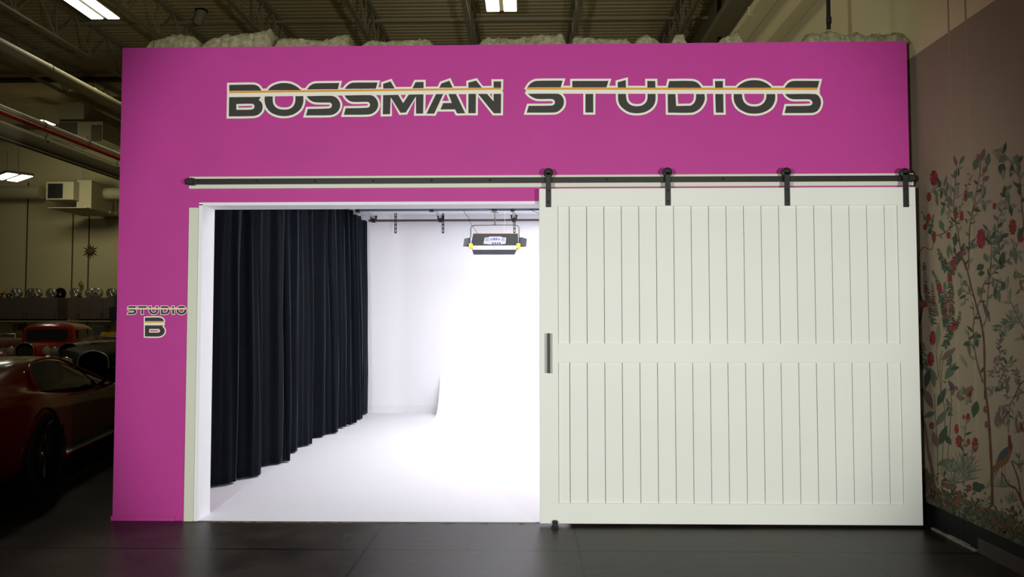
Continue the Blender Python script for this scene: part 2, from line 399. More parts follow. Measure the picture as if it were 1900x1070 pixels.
# ------------------------------------------------------------------ lettering
def smooth_poly(pts, closed=True, sub=4, lim=32):
    n = len(pts); P = [Vector((p[0], p[1], 0)) for p in pts]; corner = []
    for i in range(n):
        a = P[i]-P[i-1]; b = P[(i+1) % n]-P[i]
        corner.append(a.angle(b) > radians(lim))
    out = []
    for i in range(n):
        p1, p2 = P[i], P[(i+1) % n]; out.append(p1)
        if corner[i] and corner[(i+1) % n]: continue
        p0 = P[i-1] if not corner[i] else p1-(p2-p1)
        p3 = P[(i+2) % n] if not corner[(i+1) % n] else p2+(p2-p1)
        # limit tangents for long straight neighbours
        L = (p2-p1).length
        t1 = (p2-p0); t2 = (p3-p1)
        t1 = t1.normalized()*L; t2 = t2.normalized()*L
        if corner[i]: t1 = (p2-p1)
        if corner[(i+1) % n]: t2 = (p2-p1)
        for k in range(1, sub):
            t = k/sub; h1 = 2*t**3-3*t*t+1; h2 = -2*t**3+3*t*t; h3 = t**3-2*t*t+t; h4 = t**3-t*t
            out.append(p1*h1+p2*h2+t1*h3+t2*h4)
    return [(p.x, p.y) for p in out]
def offset_poly(pts, d, miter=2.2):
    n = len(pts); out = []
    for i in range(n):
        p0, p1, p2 = Vector(pts[i-1]), Vector(pts[i]), Vector(pts[(i+1) % n])
        a = (p1-p0); b = (p2-p1)
        if a.length < 1e-6 or b.length < 1e-6: out.append(p1); continue
        a.normalize(); b.normalize(); na = Vector((a.y, -a.x)); nb = Vector((b.y, -b.x))
        mm = na+nb
        if mm.length < 1e-3: mm = na
        mm.normalize(); c = max(mm.dot(na), 1/miter); out.append(p1+mm*(d/c))
    return out
K = 11.875
RO = {1: (415, 140), 2: (555, 140), 3: (700, 140), 4: (790, 140), 5: (965, 140), 6: (1100, 140), 7: (1220, 140), 8: (1370, 140)}
def R_(r, pts, s=K): return [(RO[r][0]+x/s, RO[r][1]+y/s) for x, y in pts]
S_bot1 = [(165,455),(700,447),(790,470),(860,530),(900,610),(903,680),(880,750),(820,820),(740,862),(650,875),(150,880),(190,738),(650,725),(700,710),(725,665),(715,620),(680,595),(380,592),(290,570),(215,520)]
GL = {
 'B': [R_(1,[(122,207),(640,200),(720,215),(780,255),(832,332),(122,338)]), [R_(1,[(120,478),(820,470),(772,540),(820,575),(850,630),(858,700),(845,770),(800,830),(740,872),(640,893),(112,902)]), R_(1,[(278,628),(620,622),(662,635),(683,682),(662,730),(610,750),(278,755)])]],
 'O': [R_(1,[(968,325),(1050,245),(1180,185),(1330,165),(1480,183),(1610,245),(1705,322)]), [R_(1,[(905,462),(1082,460),(1080,550),(1100,640),(1150,700),(1230,740),(1330,750),(1430,742),(1510,700),(1560,630),(1580,545),(1580,455),(1752,452),(1757,540),(1740,640),(1690,740),(1600,820),(1480,875),(1330,895),(1180,875),(1050,820),(960,730),(915,630),(900,540)])]],
 'S': [R_(2,[(175,308),(230,235),(300,190),(380,172),(885,165),(852,302)]), [R_(2,S_bot1)]],
 'S2': [R_(2,[(1005,295),(1060,225),(1130,175),(1200,158),(1725,155),(1690,290)]), [R_(2,[(1000,440),(1560,432),(1640,455),(1700,515),(1735,590),(1740,660),(1715,740),(1660,805),(1580,848),(1480,862),(985,865),(1025,722),(1500,710),(1550,690),(1565,645),(1548,600),(1510,580),(1200,582),(1110,558),(1040,500)])]],
 'M': [R_(3,[(130,182),(295,130),(382,285),(132,290)]), R_(3,[(845,145),(1020,142),(1020,278),(775,282)]), [R_(3,[(130,432),(460,425),(570,610),(695,420),(1018,415),(1010,838),(855,840),(850,460),(630,815),(510,820),(297,480),(280,850),(122,855)])]],
 'A': [R_(4,[(300,270),(345,175),(520,115),(595,270)]), [R_(4,[(225,410),(385,408),(185,840),(15,840)])], [R_(4,[(500,408),(665,408),(868,832),(690,835),(645,745),(325,748),(380,607),(575,605)])]],
 'N': [R_(4,[(940,155),(1110,112),(1235,268),(940,270)]), R_(4,[(1495,130),(1660,130),(1658,268),(1497,268)]), [R_(4,[(940,405),(1105,405),(1100,830),(938,830)])], [R_(4,[(1150,405),(1350,405),(1495,570),(1495,405),(1660,403),(1655,830),(1500,832)])]],
 's': [R_(5,[(160,262),(215,190),(290,140),(375,118),(935,112),(895,260)]), [R_(5,[(170,402),(830,402),(900,430),(950,500),(965,590),(945,680),(890,750),(820,798),(740,815),(145,818),(190,668),(700,662),(752,640),(772,590),(752,540),(700,518),(400,518),(310,495),(235,455)])]],
 't': [R_(6,[(-453,120),(345,118),(300,262),(-453,262)]), [R_(5,[(1440,405),(1612,405),(1612,815),(1440,815)])]],
 'u': [R_(6,[(548,148),(725,100),(728,265),(550,265)]), R_(6,[(1200,120),(1375,120),(1378,268),(1202,268)]), [R_(6,[(555,405),(730,405),(738,510),(770,590),(850,655),(970,676),(1090,655),(1170,590),(1203,510),(1205,405),(1382,405),(1380,540),(1350,640),(1280,730),(1140,808),(970,832),(800,808),(670,730),(590,640),(558,540)])]],
 'd': [R_(7,[(260,122),(740,120),(850,145),(920,200),(970,268),(225,268)]), [R_(7,[(225,408),(395,408),(410,672),(730,665),(800,612),(840,530),(850,408),(1035,408),(1042,520),(1010,620),(940,720),(860,780),(760,818),(230,818)])]],
 'i': [R_(7,[(1268,122),(1442,122),(1442,268),(1270,268)]), [R_(7,[(1272,408),(1448,408),(1455,818),(1285,818)])]],
 'o': [R_(8,[(-36,268),(50,190),(190,122),(350,103),(510,122),(650,190),(735,268)]), [R_(8,[(-103,408),(80,408),(90,500),(130,590),(220,660),(350,682),(480,660),(570,590),(612,500),(618,408),(810,408),(812,500),(790,600),(720,710),(610,785),(480,830),(350,840),(220,830),(100,785),(-10,710),(-80,600),(-103,500)])]],
 'S4': [R_(8,[(1020,268),(1075,190),(1140,140),(1215,120),(1785,120),(1748,268)]), [R_(8,[(1030,408),(1690,408),(1760,440),(1805,510),(1820,600),(1800,690),(1750,770),(1680,812),(1600,825),(1020,828),(1055,675),(1560,665),(1615,645),(1637,600),(1615,550),(1560,525),(1210,522),(1130,500),(1070,460)])]],
}
ZF, ZB = -.0032, -.0016                            # black and cream vinyl layers stand off the wall
def wallpt(p, y): return at(p[0], p[1], 1, y)
nlet = [0]
def letter(glyph, parent, bw, fn=lambda p: p, miter=1.7):
    mb = MB(); ol = MB(); nlet[0] += 1; zl = ZB-.00008*(nlet[0] % 4)
    for piece in glyph:
        loops = piece if isinstance(piece[0], list) else [piece]
        L3 = []
        for lp in loops:
            q = [fn(p) for p in smooth_poly(lp)]
            L3.append([wallpt(p, ZF) for p in q])
            n = len(q); a = offset_poly(q, bw, miter); b = offset_poly(q, -bw, miter)
            # one side is pulled in a little less so it never shows through
            va = [wallpt(p, zl-i*6e-6) for i, p in enumerate(a)]; vb = [wallpt(p, zl-i*6e-6) for i, p in enumerate(b)]
            ol.add(va+vb, [(i, (i+1) % n, (i+1) % n+n, i+n) for i in range(n)])
        flat = [v for l in L3 for v in l]
        tri = tessellate_polygon([[Vector((v.x, v.z, 0)) for v in l] for l in L3])
        front = len(flat)
        back = [(v.x, ZB-.0002, v.z) for v in flat]
        fs = [tuple(t) for t in tri]
        o = 0
        for l in L3:
            n = len(l)
            fs += [(o+i, o+(i+1) % n, o+(i+1) % n+front, o+i+front) for i in range(n)]; o += n
        mb.add(flat+back, fs)
    ob = mb.build('letter', M_LETB, parent)
    # cream border sheet, 1.6 mm thick
    o2 = ol.build('letter_border', M_LETW, ob)
    return ob
def band(parent, name, m, x0, x1, ya0, ya1, yb0, yb1, y):
    """px band from (x0, ya0..ya1) to (x1, yb0..yb1)"""
    P = [wallpt(p, y) for p in ((x0, ya0), (x1, yb0), (x1, yb1), (x0, ya1))]
    v = P+[(p.x, y+.0012, p.z) for p in P]
    return MB().add(v, [(0,1,2,3),(7,6,5,4),(0,1,5,4),(1,2,6,5),(2,3,7,6),(3,0,4,7)]).build(name, m, parent)
c = wallpt((678, 185), 0)
sg = thing('wall_lettering', 'charcoal word BOSSMAN with cream borders and orange stripe on pink wall', 'lettering', c)
for g in 'B O S S2 M A N'.split(): letter(GL[g], sg, 4.0)
band(sg, 'stripe', M_LETW, 421.2, 932.3, 165.2, 179.5, 159.0, 173.8, ZB-.0004)
band(sg, 'stripe', M_LETO, 425.2, 929.4, 168.9, 172.7, 162.6, 166.2, ZF-.0006)
c = wallpt((1250, 180), 0)
sg = thing('wall_lettering', 'charcoal word STUDIOS with cream borders and orange stripe on pink wall', 'lettering', c)
for g in 's t u d i o S4'.split(): letter(GL[g], sg, 4.0)
band(sg, 'stripe', M_LETW, 975.5, 1521, 159.0, 173.6, 159.4, 174, ZB-.0004)
band(sg, 'stripe', M_LETO, 977.5, 1516.5, 162.4, 166.3, 162.8, 166.8, ZF-.0006)
# small sign beside the doorway
def sf(p): return (234.9+(p[0]-971)*.2374, 566+(p[1]-144)*.258)
c = wallpt((290, 596), 0)
sg = thing('studio_sign', 'small charcoal STUDIO B lettering low on the pink wall beside the doorway', 'lettering', c)
for g in 's t u d i o'.split(): letter(GL[g], sg, 1.15, sf)
a0, a1 = sf((980, 159.4)), sf((1438, 173.6)); band(sg, 'stripe', M_LETW, a0[0], a1[0], a0[1], a1[1], a0[1], a1[1], ZB-.0004)
a0, a1 = sf((980.5, 162.6)), sf((1436, 166.4)); band(sg, 'stripe', M_LETO, a0[0], a1[0], a0[1], a1[1], a0[1], a1[1], ZF-.0006)
RO[9] = (230, 560); k9 = 13.377
GB = [R_(9,[(520,388),(880,385),(945,408),(982,445),(992,475),(520,476)], k9), [R_(9,[(520,580),(975,580),(948,612),(990,650),(1012,710),(1000,770),(950,825),(880,855),(520,857)], k9), R_(9,[(625,670),(870,670),(900,714),(870,758),(625,760)], k9)]]
letter(GB, sg, 2.4, miter=1.2)
q0, q1 = R_(9, [(492,470),(1010,590)], k9); band(sg, 'stripe', M_LETW, q0[0], q1[0], q0[1], q1[1]-1, q0[1], q1[1]-1, ZB-.0004)
q0, q1 = R_(9, [(520,478),(992,514)], k9); band(sg, 'stripe', M_LETO, q0[0], q1[0], q0[1], q1[1], q0[1], q1[1], ZF-.0006)

# ------------------------------------------------------------------ insulation batts on the box top
def tuft(pts, label, depth=.42, y0=.03):
    """pts: px outline of the top of one batt, left to right"""
    P = [at(x, y, 1, y0+.12) for x, y in pts]
    x0, x1 = P[0].x, P[-1].x; n = max(12, int((x1-x0)/.012)); m_ = 14; vs = []
    def hz(x):
        for a, b in zip(P, P[1:]):
            if a.x <= x <= b.x: return a.z+(b.z-a.z)*(x-a.x)/max(1e-6, b.x-a.x)
        return P[-1].z
    base = HT+.002
    for i in range(n+1):
        x = x0+(x1-x0)*i/n; h = max(.004, hz(x)-base); e = min(1, min(i, n-i)/2.5)
        for j in range(m_+1):
            t = j/m_; prof = min(1, (sin(pi*t)**.35 if 0 < t < 1 else 0))
            nz = noise.noise(Vector((x*14, t*5, 3)))*.22+noise.noise(Vector((x*45, t*16, 7)))*.13+noise.noise(Vector((x*110, t*40, 2)))*.07
            z = base+h*prof*(.93+nz*(.9 if h > .02 else .4))*(.25+.75*e)
            y = y0+depth*t*(.75+.25*noise.noise(Vector((x*6, 1, 0))))+.02*noise.noise(Vector((x*30, t*8, 9)))
            vs.append((x+.01*noise.noise(Vector((x*40, t*20, 5))), y, max(base, z)))
    fs = [(i*(m_+1)+j, (i+1)*(m_+1)+j, (i+1)*(m_+1)+j+1, i*(m_+1)+j+1) for i in range(n) for j in range(m_)]
    k = m_+1
    mb = MB().add(vs, fs, smooth=True)
    mb.add([vs[i*k] for i in range(n+1)]+[vs[i*k+m_] for i in range(n+1)], [(i, i+1, i+1+n+1, i+n+1) for i in range(n)])
    tag(mb.build('insulation_batt', M_INS), label, 'insulation', 'insulation on top of the studio box')
z1 = lambda L: [(250+x/3.167, y/3.167) for x, y in L]
z2 = lambda L: [(800+x/2.714, y/2.714) for x, y in L]
z3 = lambda L: [(1300+x/5.94, y/5.94) for x, y in L]
tuft(z1([(105,262),(112,238),(180,226),(220,210),(340,203),(362,222),(385,245),(415,250)]), 'low cream insulation batt at the far left of the box top')
tuft(z1([(424,255),(440,243),(480,215),(540,200),(600,192),(690,184),(735,170),(825,166),(830,200),(829,262)]), 'tallest cream insulation batt on the box top, above letters BOSS', .5)
tuft(z1([(838,255),(855,227),(920,222),(1000,230),(1100,238),(1165,228),(1200,205),(1265,198),(1280,235),(1290,262)]), 'long cream insulation batt ending in a raised flap, above letter M')
tuft(z1([(1350,260),(1400,243),(1430,240),(1470,252),(1530,244),(1640,240),(1680,228),(1730,235),(1768,258)]), 'thin cream insulation scrap above letters MAN')
tuft(z2([(240,212),(288,192),(305,203),(340,186),(395,199),(450,187),(500,180),(520,172),(600,174),(668,170),(680,205)]), 'flat topped insulation batt just left of the middle roof joist')
tuft(z2([(700,208),(712,185),(735,174),(765,190),(800,188),(830,198),(1000,203)]), 'insulation scrap trailing right with a peaked left end')
tuft(z2([(1012,205),(1045,197),(1070,186),(1093,181),(1096,196),(1140,204)]), 'small pointed insulation scrap above letter U', .3)
tuft(z2([(1200,207),(1222,190),(1250,179),(1268,188),(1275,207)]), 'small rounded insulation scrap above letter I', .25)
tuft(z2([(1430,206),(1470,200),(1500,190),(1530,172),(1545,190),(1560,206)]), 'small insulation scrap leaning below the white conduit', .25)
tuft(z3([(1070,458),(1130,440),(1170,368),(1230,362),(1280,390),(1340,355),(1405,318),(1450,345),(1500,385),(1620,390),(1700,372),(1760,392),(1900,385),(2100,378),(2160,368),(2215,400),(2225,455)]), 'long insulation batt at the right end of the box top', .4)

# ------------------------------------------------------------------ velvet curtain and its rail
tips = [(432,900),(482,885),(520,862),(537,858),(549,841),(578,826),(600,812),(625,805),(640,795),(651,791),(661,787),(671,779),(681,769)]
T = [fl(x, y) for x, y in tips]
path = [Vector((-2.95, -5.782+6.7, 0)), Vector((-2.93, T[0].y-.22, 0))]
for i, t in enumerate(T):
    path.append(t.copy())
    if i < len(T)-1:
        nx = T[i+1]; big = i in (1, 3, 5, 7, 10)
        d_ = .26 if big else .11
        path.append(Vector(((t.x+nx.x)/2-d_, (t.y*.55+nx.y*.45), 0)))
path.append(T[-1]+Vector((-.12, .12, 0))); path.append(T[-1]+Vector((-.30, .10, 0)))
def crom(P, sub):
    out = []
    for i in range(len(P)-1):
        p0, p1, p2, p3 = P[max(i-1, 0)], P[i], P[i+1], P[min(i+2, len(P)-1)]
        for k in range(sub):
            t = k/sub
            out.append(.5*((2*p1)+(p2-p0)*t+(2*p0-5*p1+4*p2-p3)*t*t+(3*p1-p0-3*p2+p3)*t**3))
    out.append(P[-1]); return out
cp = crom(path, 14); nv = 40; cz0, cz1 = .025, 3.16
vs = []
for i, p in enumerate(cp):
    u = i/len(cp)*len(path)
    for j in range(nv+1):
        t = j/nv; z = cz0+(cz1-cz0)*t
        # folds relax sideways and tighten towards the heading
        cx = -2.72; x = cx+(p.x-cx)*(1-.35*t**1.5)
        rip = .020*sin(u*9.3+.6*sin(t*3+u))*(.4+.6*t)+.011*sin(u*21+1.5*t)+.03*noise.noise(Vector((u*.8, t*1.8, 4)))*t
        sway = .035*noise.noise(Vector((u*.6, t*2.4, 11)))
        x = min(x+rip, p.x+.03*t+.004) if p.x > -2.75 else x+rip
        y = p.y+sway+.012*sin(u*13+t*2)
        zz = z if j else z+.012*noise.noise(Vector((u*1.7, 0, 0)))
        vs.append((max(x, -3.02), y, zz))
k = nv+1; cu = MB().add(vs, [(i*k+j, (i+1)*k+j, (i+1)*k+j+1, i*k+j+1) for i in range(len(cp)-1) for j in range(nv)], smooth=True)
cur = tag(cu.build('curtain', M_VEL), 'long black velvet curtain hanging in folds along the left side of the studio', 'curtain')
md = cur.modifiers.new('thickness', 'SOLIDIFY'); md.thickness = .006
rail = tag(MB().tube([(-2.72, .95, 3.185), (-2.72, T[-1].y, 3.185)], .02, 12).build('curtain_rail', M_BLACKM), 'dark rail carrying the black velvet curtain under the studio ceiling', 'curtain rail')

# lighting grid of tubes under the studio ceiling
YT1, YT2 = -5.782+10.97, -5.782+12.1
zt1 = at(850, 388.2, 1, YT1).z; zt2 = at(850, 408.6, 1, YT2).z
def pipe(name, a, b, r, m, label, grp): return tag(MB().tube([a, b], r, 14).build(name, m), label, 'tube', grp)
pipe('grid_tube', (at(667, 388, 1, YT1).x, YT1, zt1), (2.8, YT1, zt1), .025, M_ALU, 'nearer thick dark tube running across under the studio ceiling', 'ceiling grid tubes')
pipe('grid_tube', (at(684, 408, 1, YT2).x, YT2, zt2), (2.8, YT2, zt2), .019, mat('brown_grey_tube', (92, 84, 82), .45, .5), 'farther thin tube crossing near the back wall of the studio', 'ceiling grid tubes')
def clamp(g, x, y, z, r):
    g.lathe((x-.03, y, z), (1, 0, 0), [(r, 0), (r+.012, 0), (r+.012, .06), (r, .06)], 14, smooth=False)
    g.box((x-.05, y-.02, z+r), (x-.03, y+.02, z+r+.06)); g.box((x+.03, y-.02, z+r), (x+.05, y+.02, z+r+.06)); g.tube([(x-.06, y, z+r+.05), (x+.06, y, z+r+.05)], .008, 8)
for pa, pb, lab in (((664, 388), (687, 408), 'short pale cross tube joining both grid tubes beside the curtain'), ((801, 388), (821, 408), 'short pale cross tube joining both grid tubes at their middle'), ((951, 388), (955, 408), 'short pale cross tube joining both grid tubes behind the hanging lamp')):
    a, b = at(*pa, 1, YT1), at(*pb, 1, YT2); xm = a.x
    th = thing('grid_crossbar', lab, 'tube', (xm, YT1, zt1+.05), group='grid crossbars')
    zc = zt1+.055
    MB().tube([(xm, YT1-.06, zc), (xm, YT2+.06, zc-.01)], .021, 12).build('bar', M_ALUL, th)
    g = MB(); clamp(g, xm, YT1, zt1, .027); g.build('clamp', M_BLACKM, th)
    g = MB(); clamp(g, xm, YT2, zt2, .021); g.build('clamp', M_BLACKM, th)
# perforated straps
for px, lab in ((734, 'black slotted strap hanging from the far tube, the one nearest the curtain'), (822, 'black slotted strap hanging from the far tube beside the middle crossbar'), (954.5, 'black slotted strap hanging behind the right part of the studio lamp')):
    y = YT2-.03; c = at(px, 413, 1, y); z0, z1_ = at(px, 432.5, 1, y).z, at(px, 396, 1, y).z; hw = .019
    g = MB(); n = 5; hgt = (z1_-z0)/n
    for i in range(n):
        za = z0+hgt*i; ze = za+hgt
        g.box((c.x-hw, y-.003, za), (c.x-hw*.32, y+.003, ze)); g.box((c.x+hw*.32, y-.003, za), (c.x+hw, y+.003, ze))
        g.box((c.x-hw*.32, y-.003, za), (c.x+hw*.32, y+.003, za+hgt*.35))
    g.box((c.x-hw, y-.003, z1_), (c.x+hw, y+.003, z1_+.006))
    tag(g.build('slotted_strap', M_BLACKM), lab, 'hanger strap', 'slotted straps')
# ceiling light strip in the studio, pale
# studio lamp with barn doors
def studio_lamp(ox, label):
    YL = YT1-.02
    P = lambda x, y, dy=0: at(x, y, 1, YL+dy)
    c = P(918, 455); th = thing('studio_lamp', label, 'studio lamp', (c.x, YL, c.z), group='hanging studio lamps')
    a, b = P(878, 433.5), P(961, 433.5); d0, e0 = P(874, 456), P(962, 456)
    # housing, tilted : front (lit) face looks down and away, control panel towards the doorway
    ho = MB(); D = .16
    fr = [(a.x, YL, a.z), (b.x, YL, b.z), (e0.x, YL-.05, e0.z), (d0.x, YL-.05, d0.z)]
    bk = [(a.x+.01, YL+D, a.z-.03), (b.x-.01, YL+D, b.z-.03), (e0.x-.005, YL+D-.02, e0.z-.04), (d0.x+.005, YL+D-.02, d0.z-.04)]
    ho.add(fr+bk, [(0,1,2,3),(7,6,5,4),(0,1,5,4),(1,2,6,5),(2,3,7,6),(3,0,4,7)]); ho.build('housing', M_DARK, th)
    ln = lambda p, q, t: Vector(p).lerp(Vector(q), t)
    def face(u, v, off=0):
        p = ln(ln(fr[0], fr[1], u), ln(fr[3], fr[2], u), v); return p+Vector((0, -off, 0))
    pn = MB(); pl = [(.27,.33),(.36,.30),(.37,.24),(.63,.24),(.64,.30),(.74,.33),(.73,.85),(.62,.90),(.38,.90),(.26,.85)]
    vs = [face(u, v, .004) for u, v in pl]+[face(u, v, 0) for u, v in pl]; n = len(pl)
    tri = tessellate_polygon([[Vector((u, v, 0)) for u, v in pl]])
    pn.add(vs, [tuple(t) for t in tri]+[(i, (i+1) % n, (i+1) % n+n, i+n) for i in range(n)])
    for u0, u1, v0, v1, mi in ((.40,.43,.40,.55,1),(.45,.50,.36,.55,1),(.51,.55,.36,.55,1),(.57,.60,.40,.55,1),(.29,.37,.36,.62,2),(.64,.71,.36,.62,2)):
        pn.quad(face(u0, v0, .006), face(u1, v0, .006), face(u1, v1, .006), face(u0, v1, .006), mi)
    pn.build('control_panel', [mat('panel_silver', (112, 114, 122), .5), M_BLUE, M_LPAN], th)
    for u in (.46, .51, .56, .61): q = face(u, .79, .004); MB().lathe(q, (0, -1, 0), [(.010, 0), (.009, .012), (0, .012)], 10).build('knob', M_DARK, th)
    tr = MB().tube([Vector(fr[0])+Vector((0, 0, .003)), Vector(fr[1])+Vector((0, 0, .003))], .006, 8); tr.build('top_edge', mat('burnt_orange', (150, 80, 20), .5), th)
    for s_, q in ((-1, fr[3]), (1, fr[2])):
        q = Vector(q); MB().box((q.x-.028, q.y-.02, q.z-.04), (q.x+.028, q.y+.10, q.z+.03), bev=.008).build('yellow_corner', M_ORG, th)
    # light opening rim and three screws
    z0 = P(918, 462).z
    MB().box((d0.x+.03, YL-.06, z0-.012), (e0.x-.03, YL-.045, d0.z-.005), bev=.002).build('rim', mat('rim_pale', (226, 226, 228), .4), th)
    for px in (883.5, 917, 951.5): q = P(px, 459.5, -.06); MB().lathe((q.x, YL-.06, q.z), (0, -1, 0), [(.008, 0), (.007, .006), (0, .006)], 10).build('screw', M_DARK, th)
    def flap(pts, name='barn_door', th_=.004, dys=None):
        V = [P(x, y, dy) for (x, y, dy) in pts]; n = len(V)
        vs = V+[v+Vector((0, th_, .001)) for v in V]
        MB().add(vs, [tuple(range(n)), tuple(range(n, 2*n))[::-1]]+[(i, (i+1) % n, (i+1) % n+n, i+n) for i in range(n)]).build(name, mat('flap_grey', (58, 62, 72), .55), th)
    flap([(876, 462, -.05), (959.5, 462, -.05), (954.5, 472.2, .06), (878.5, 472.2, .06)])
    flap([(873, 440.5, .02), (861.5, 442.5, -.14), (859.2, 457.3, -.14), (872.5, 457.8, .02)])
    flap([(962.5, 440.5, .02), (968, 440, -.03), (977.5, 442.8, -.14), (976.3, 457.5, -.14), (967, 458, -.03), (962, 457.5, .02)])
    yk = [P(873.5, 441), P(873.5, 424), P(875, 420), P(880, 418), P(918, 417.3), P(957, 417.3), P(961, 418.8), P(963, 423), P(963, 441)]
    MB().tube(yk, .0065, 8).build('yoke', M_BLACKM, th)
    hk = MB().tube([P(917, 388), P(919, 405)], .006, 8); hk.tube([P(918.5, 404), P(918.5, 417)], .011, 10)
    q = P(918.5, 417); hk.lathe(q, (0, 0, 1), [(.03, -.006), (.026, .006), (.01, .014)], 14)
    q = P(917.5, 387); hk.lathe((q.x-.035, YT1, zt1), (1, 0, 0), [(.0242, 0), (.036, 0), (.036, .07), (.0242, .07)], 14)
    hk.tube([(q.x-.06, YL-.04, zt1-.05), (q.x+.06, YL-.03, zt1-.06)], .005, 6)
    hk.build('suspension_hook', M_BLACKM, th)
    cb = [P(854, 381), P(859, 387), P(863, 396), P(870, 404), P(873, 414), P(880, 424), P(886, 433)]
    MB().tube(crom(cb, 5), .0035, 6).build('power_cable', M_DARK, th)
    return th
lampA = studio_lamp(0, 'black studio lamp with yellow corners and open barn doors hanging from the grid')
lb = dup(lampA, 'second studio lamp, only its barn door tip showing beside the barn door edge', 'hanging studio lamps')
lb.location.x += at(1137, 450, 1, YT1).x-at(1000, 450, 1, YT1).x
# safety chain
ch = MB(); q = at(938, 391, 1, YT1-.03)
for i in range(20): ch.lathe((q.x-.0015*i, q.y, q.z-.017*i), (0, 0, -1), [(0, 0), (.003, .004), (.003, .011), (0, .014)], 6)
tag(ch.build('hanging_chain', mat('chain_grey', (150, 150, 150), .5, .3)), 'fine grey chain hanging from the nearer tube to the right of the lamp hook', 'chain')
# loose cable tails on the tube at the door edge
cb = MB()
for pts in ([(976, 380), (981, 386), (986, 389), (990, 385), (988, 379)], [(985, 388), (990, 392), (996, 394), (1002, 396)], [(992, 379), (992, 388)]):
    cb.tube(crom([at(x, y, 1, YT1-.04) for x, y in pts], 5), .004, 6)
tag(cb.build('loose_cable', M_DARK), 'loose dark cable tails tied round the nearer tube beside the barn door', 'cable')

# ------------------------------------------------------------------ roof joists
def vp_x(px, h): return CAM.x+(px-981)/595*h
HB, HTc = 7.9-CAM.z, 8.72-CAM.z
def joist(root):
    y0, y1 = -1, 19.1
    for s_ in (-.035, .035): MB().box((s_-.022, y0, 7.87), (s_+.022, y1, 7.92)).build('bottom_chord', M_STEEL, root)
    for s_ in (-.04, .04): MB().box((s_-.025, y0, 8.67), (s_+.025, y1, 8.74)).build('top_chord', M_STEEL, root)
    w = MB(); y = y0+.2; st = .68; i = 0
    while y+st*2 < y1:
        w.tube([(0, y, 8.68), (0, y+st, 7.9)], .017, 6); w.tube([(0, y+st, 7.9), (0, y+2*st, 8.68)], .017, 6); w.tube([(0, y+st, 7.9), (0, y+st, 8.68)], .013, 6); y += 2*st
    w.build('web', M_STEEL, root)
names = ['the fourth left of the centre bay', 'left of the ceiling lamp over the cars', 'right of the ceiling lamp over the cars', 'above the left insulation batts', 'above letter M', 'left of the middle ceiling lamp', 'right of the middle ceiling lamp', 'nearest the upper right wall']
j0 = None
for i in range(8):
    x = CAM.x-12.95+i*2.333
    lab = 'open web steel roof joist '+names[i]
    if j0 is None:
        j0 = thing('roof_joist', lab, 'roof joist', (0, 0, 7.87), group='roof joists'); local_root = j0
        j0.location = (0, 0, 0); joist(j0); j0.location = (x, 0, 0)
    else: dup(j0, lab, 'roof joists', loc=(x, 0, 0))
for y, z, lab in ((11.8, 8.62, 'thin bridging bar across the joists behind the middle ceiling lamp'), (13.6, 8.62, 'thin bridging bar across the joists showing just over the box top'), (7.0, 8.62, 'thin bridging bar across the joists nearest the camera')):
    tag(MB().box((-20, y-.03, z-.03), (XU-.01, y+.03, z+.03)).build('bridging_bar', M_STEEL), lab, 'steel bar', 'joist bridging')
tag(MB().box((-21.5, 15.8, 8.56), (XU-.01, 16.0, 8.66)).build('roof_girder', mat('dark_girder', (70, 64, 46), .7)), 'dark steel girder crossing below the roof behind the joists', 'girder')
tag(MB().box((-21.5, 18.7, 7.55), (-10, 19.1, 7.85)).build('wall_girder', M_STEEL), 'pale steel girder running along the top of the far wall', 'girder')

# ceiling fixtures
def fixture(root):
    MB().box((-.33, -.62, 0), (.33, .62, .07), bev=.01).build('housing', M_STEEL, root)
    for s_ in (-1, 1): MB().box((s_*.05, -.60, -.02), (s_*.31, .60, 0.001), bev=.008).build('diffuser', M_LAMP, root)
    for s_ in (-.45, .45): MB().tube([(0, s_, .07), (0, s_, .8)], .006, 6).build('hanger_wire', M_STEEL, root)
fx = thing('ceiling_lamp', 'bright two strip ceiling lamp at the top centre above the lettering gap', 'ceiling lamp', (0, 0, 0), group='ceiling lamps')
fixture(fx); q = at(931, 20, 1, -5.782+15.55); fx.location = (q.x, q.y-.6, q.z)
q = at(196, 34, 1, -5.782+15.9); dup(fx, 'bright two strip ceiling lamp at the top left over the cars', 'ceiling lamps', loc=(q.x, q.y-.6, q.z))
q = at(32, 331, 1, -5.782+20.5); dup(fx, 'bright lamp hanging low before the far wall, left of the boxy heater unit', 'ceiling lamps', loc=(q.x, q.y-.2, q.z), rz=.9)
q = at(92, 230, 1, -5.782+23.6); dup(fx, 'small distant ceiling lamp seen over the white pipe, left of the roof unit', 'ceiling lamps', loc=(q.x, q.y-.2, q.z)).scale = (.45, .5, .5)
# round hanging cylinder near the left joists
q = at(374, 14, 1, 11.5)
hc = thing('hanging_cylinder_lamp', 'small pale cylinder hung on a wire between the left roof joists', 'lamp', q)
MB().lathe((q.x, q.y, q.z), (0, 0, -1), [(0, 0), (.08, .0), (.14, .05), (.14, .10)], 20).build('cap', M_DARK, hc)
MB().lathe((q.x, q.y, q.z-.10), (-.25, -.1, -1), [(.13, 0), (.11, .1), (.10, .32), (.0, .32)], 20).build('body', M_STEEL, hc)
MB().tube([(q.x, q.y, q.z), (q.x, q.y, 8.74)], .01, 6).build('wire', M_STEEL, hc)

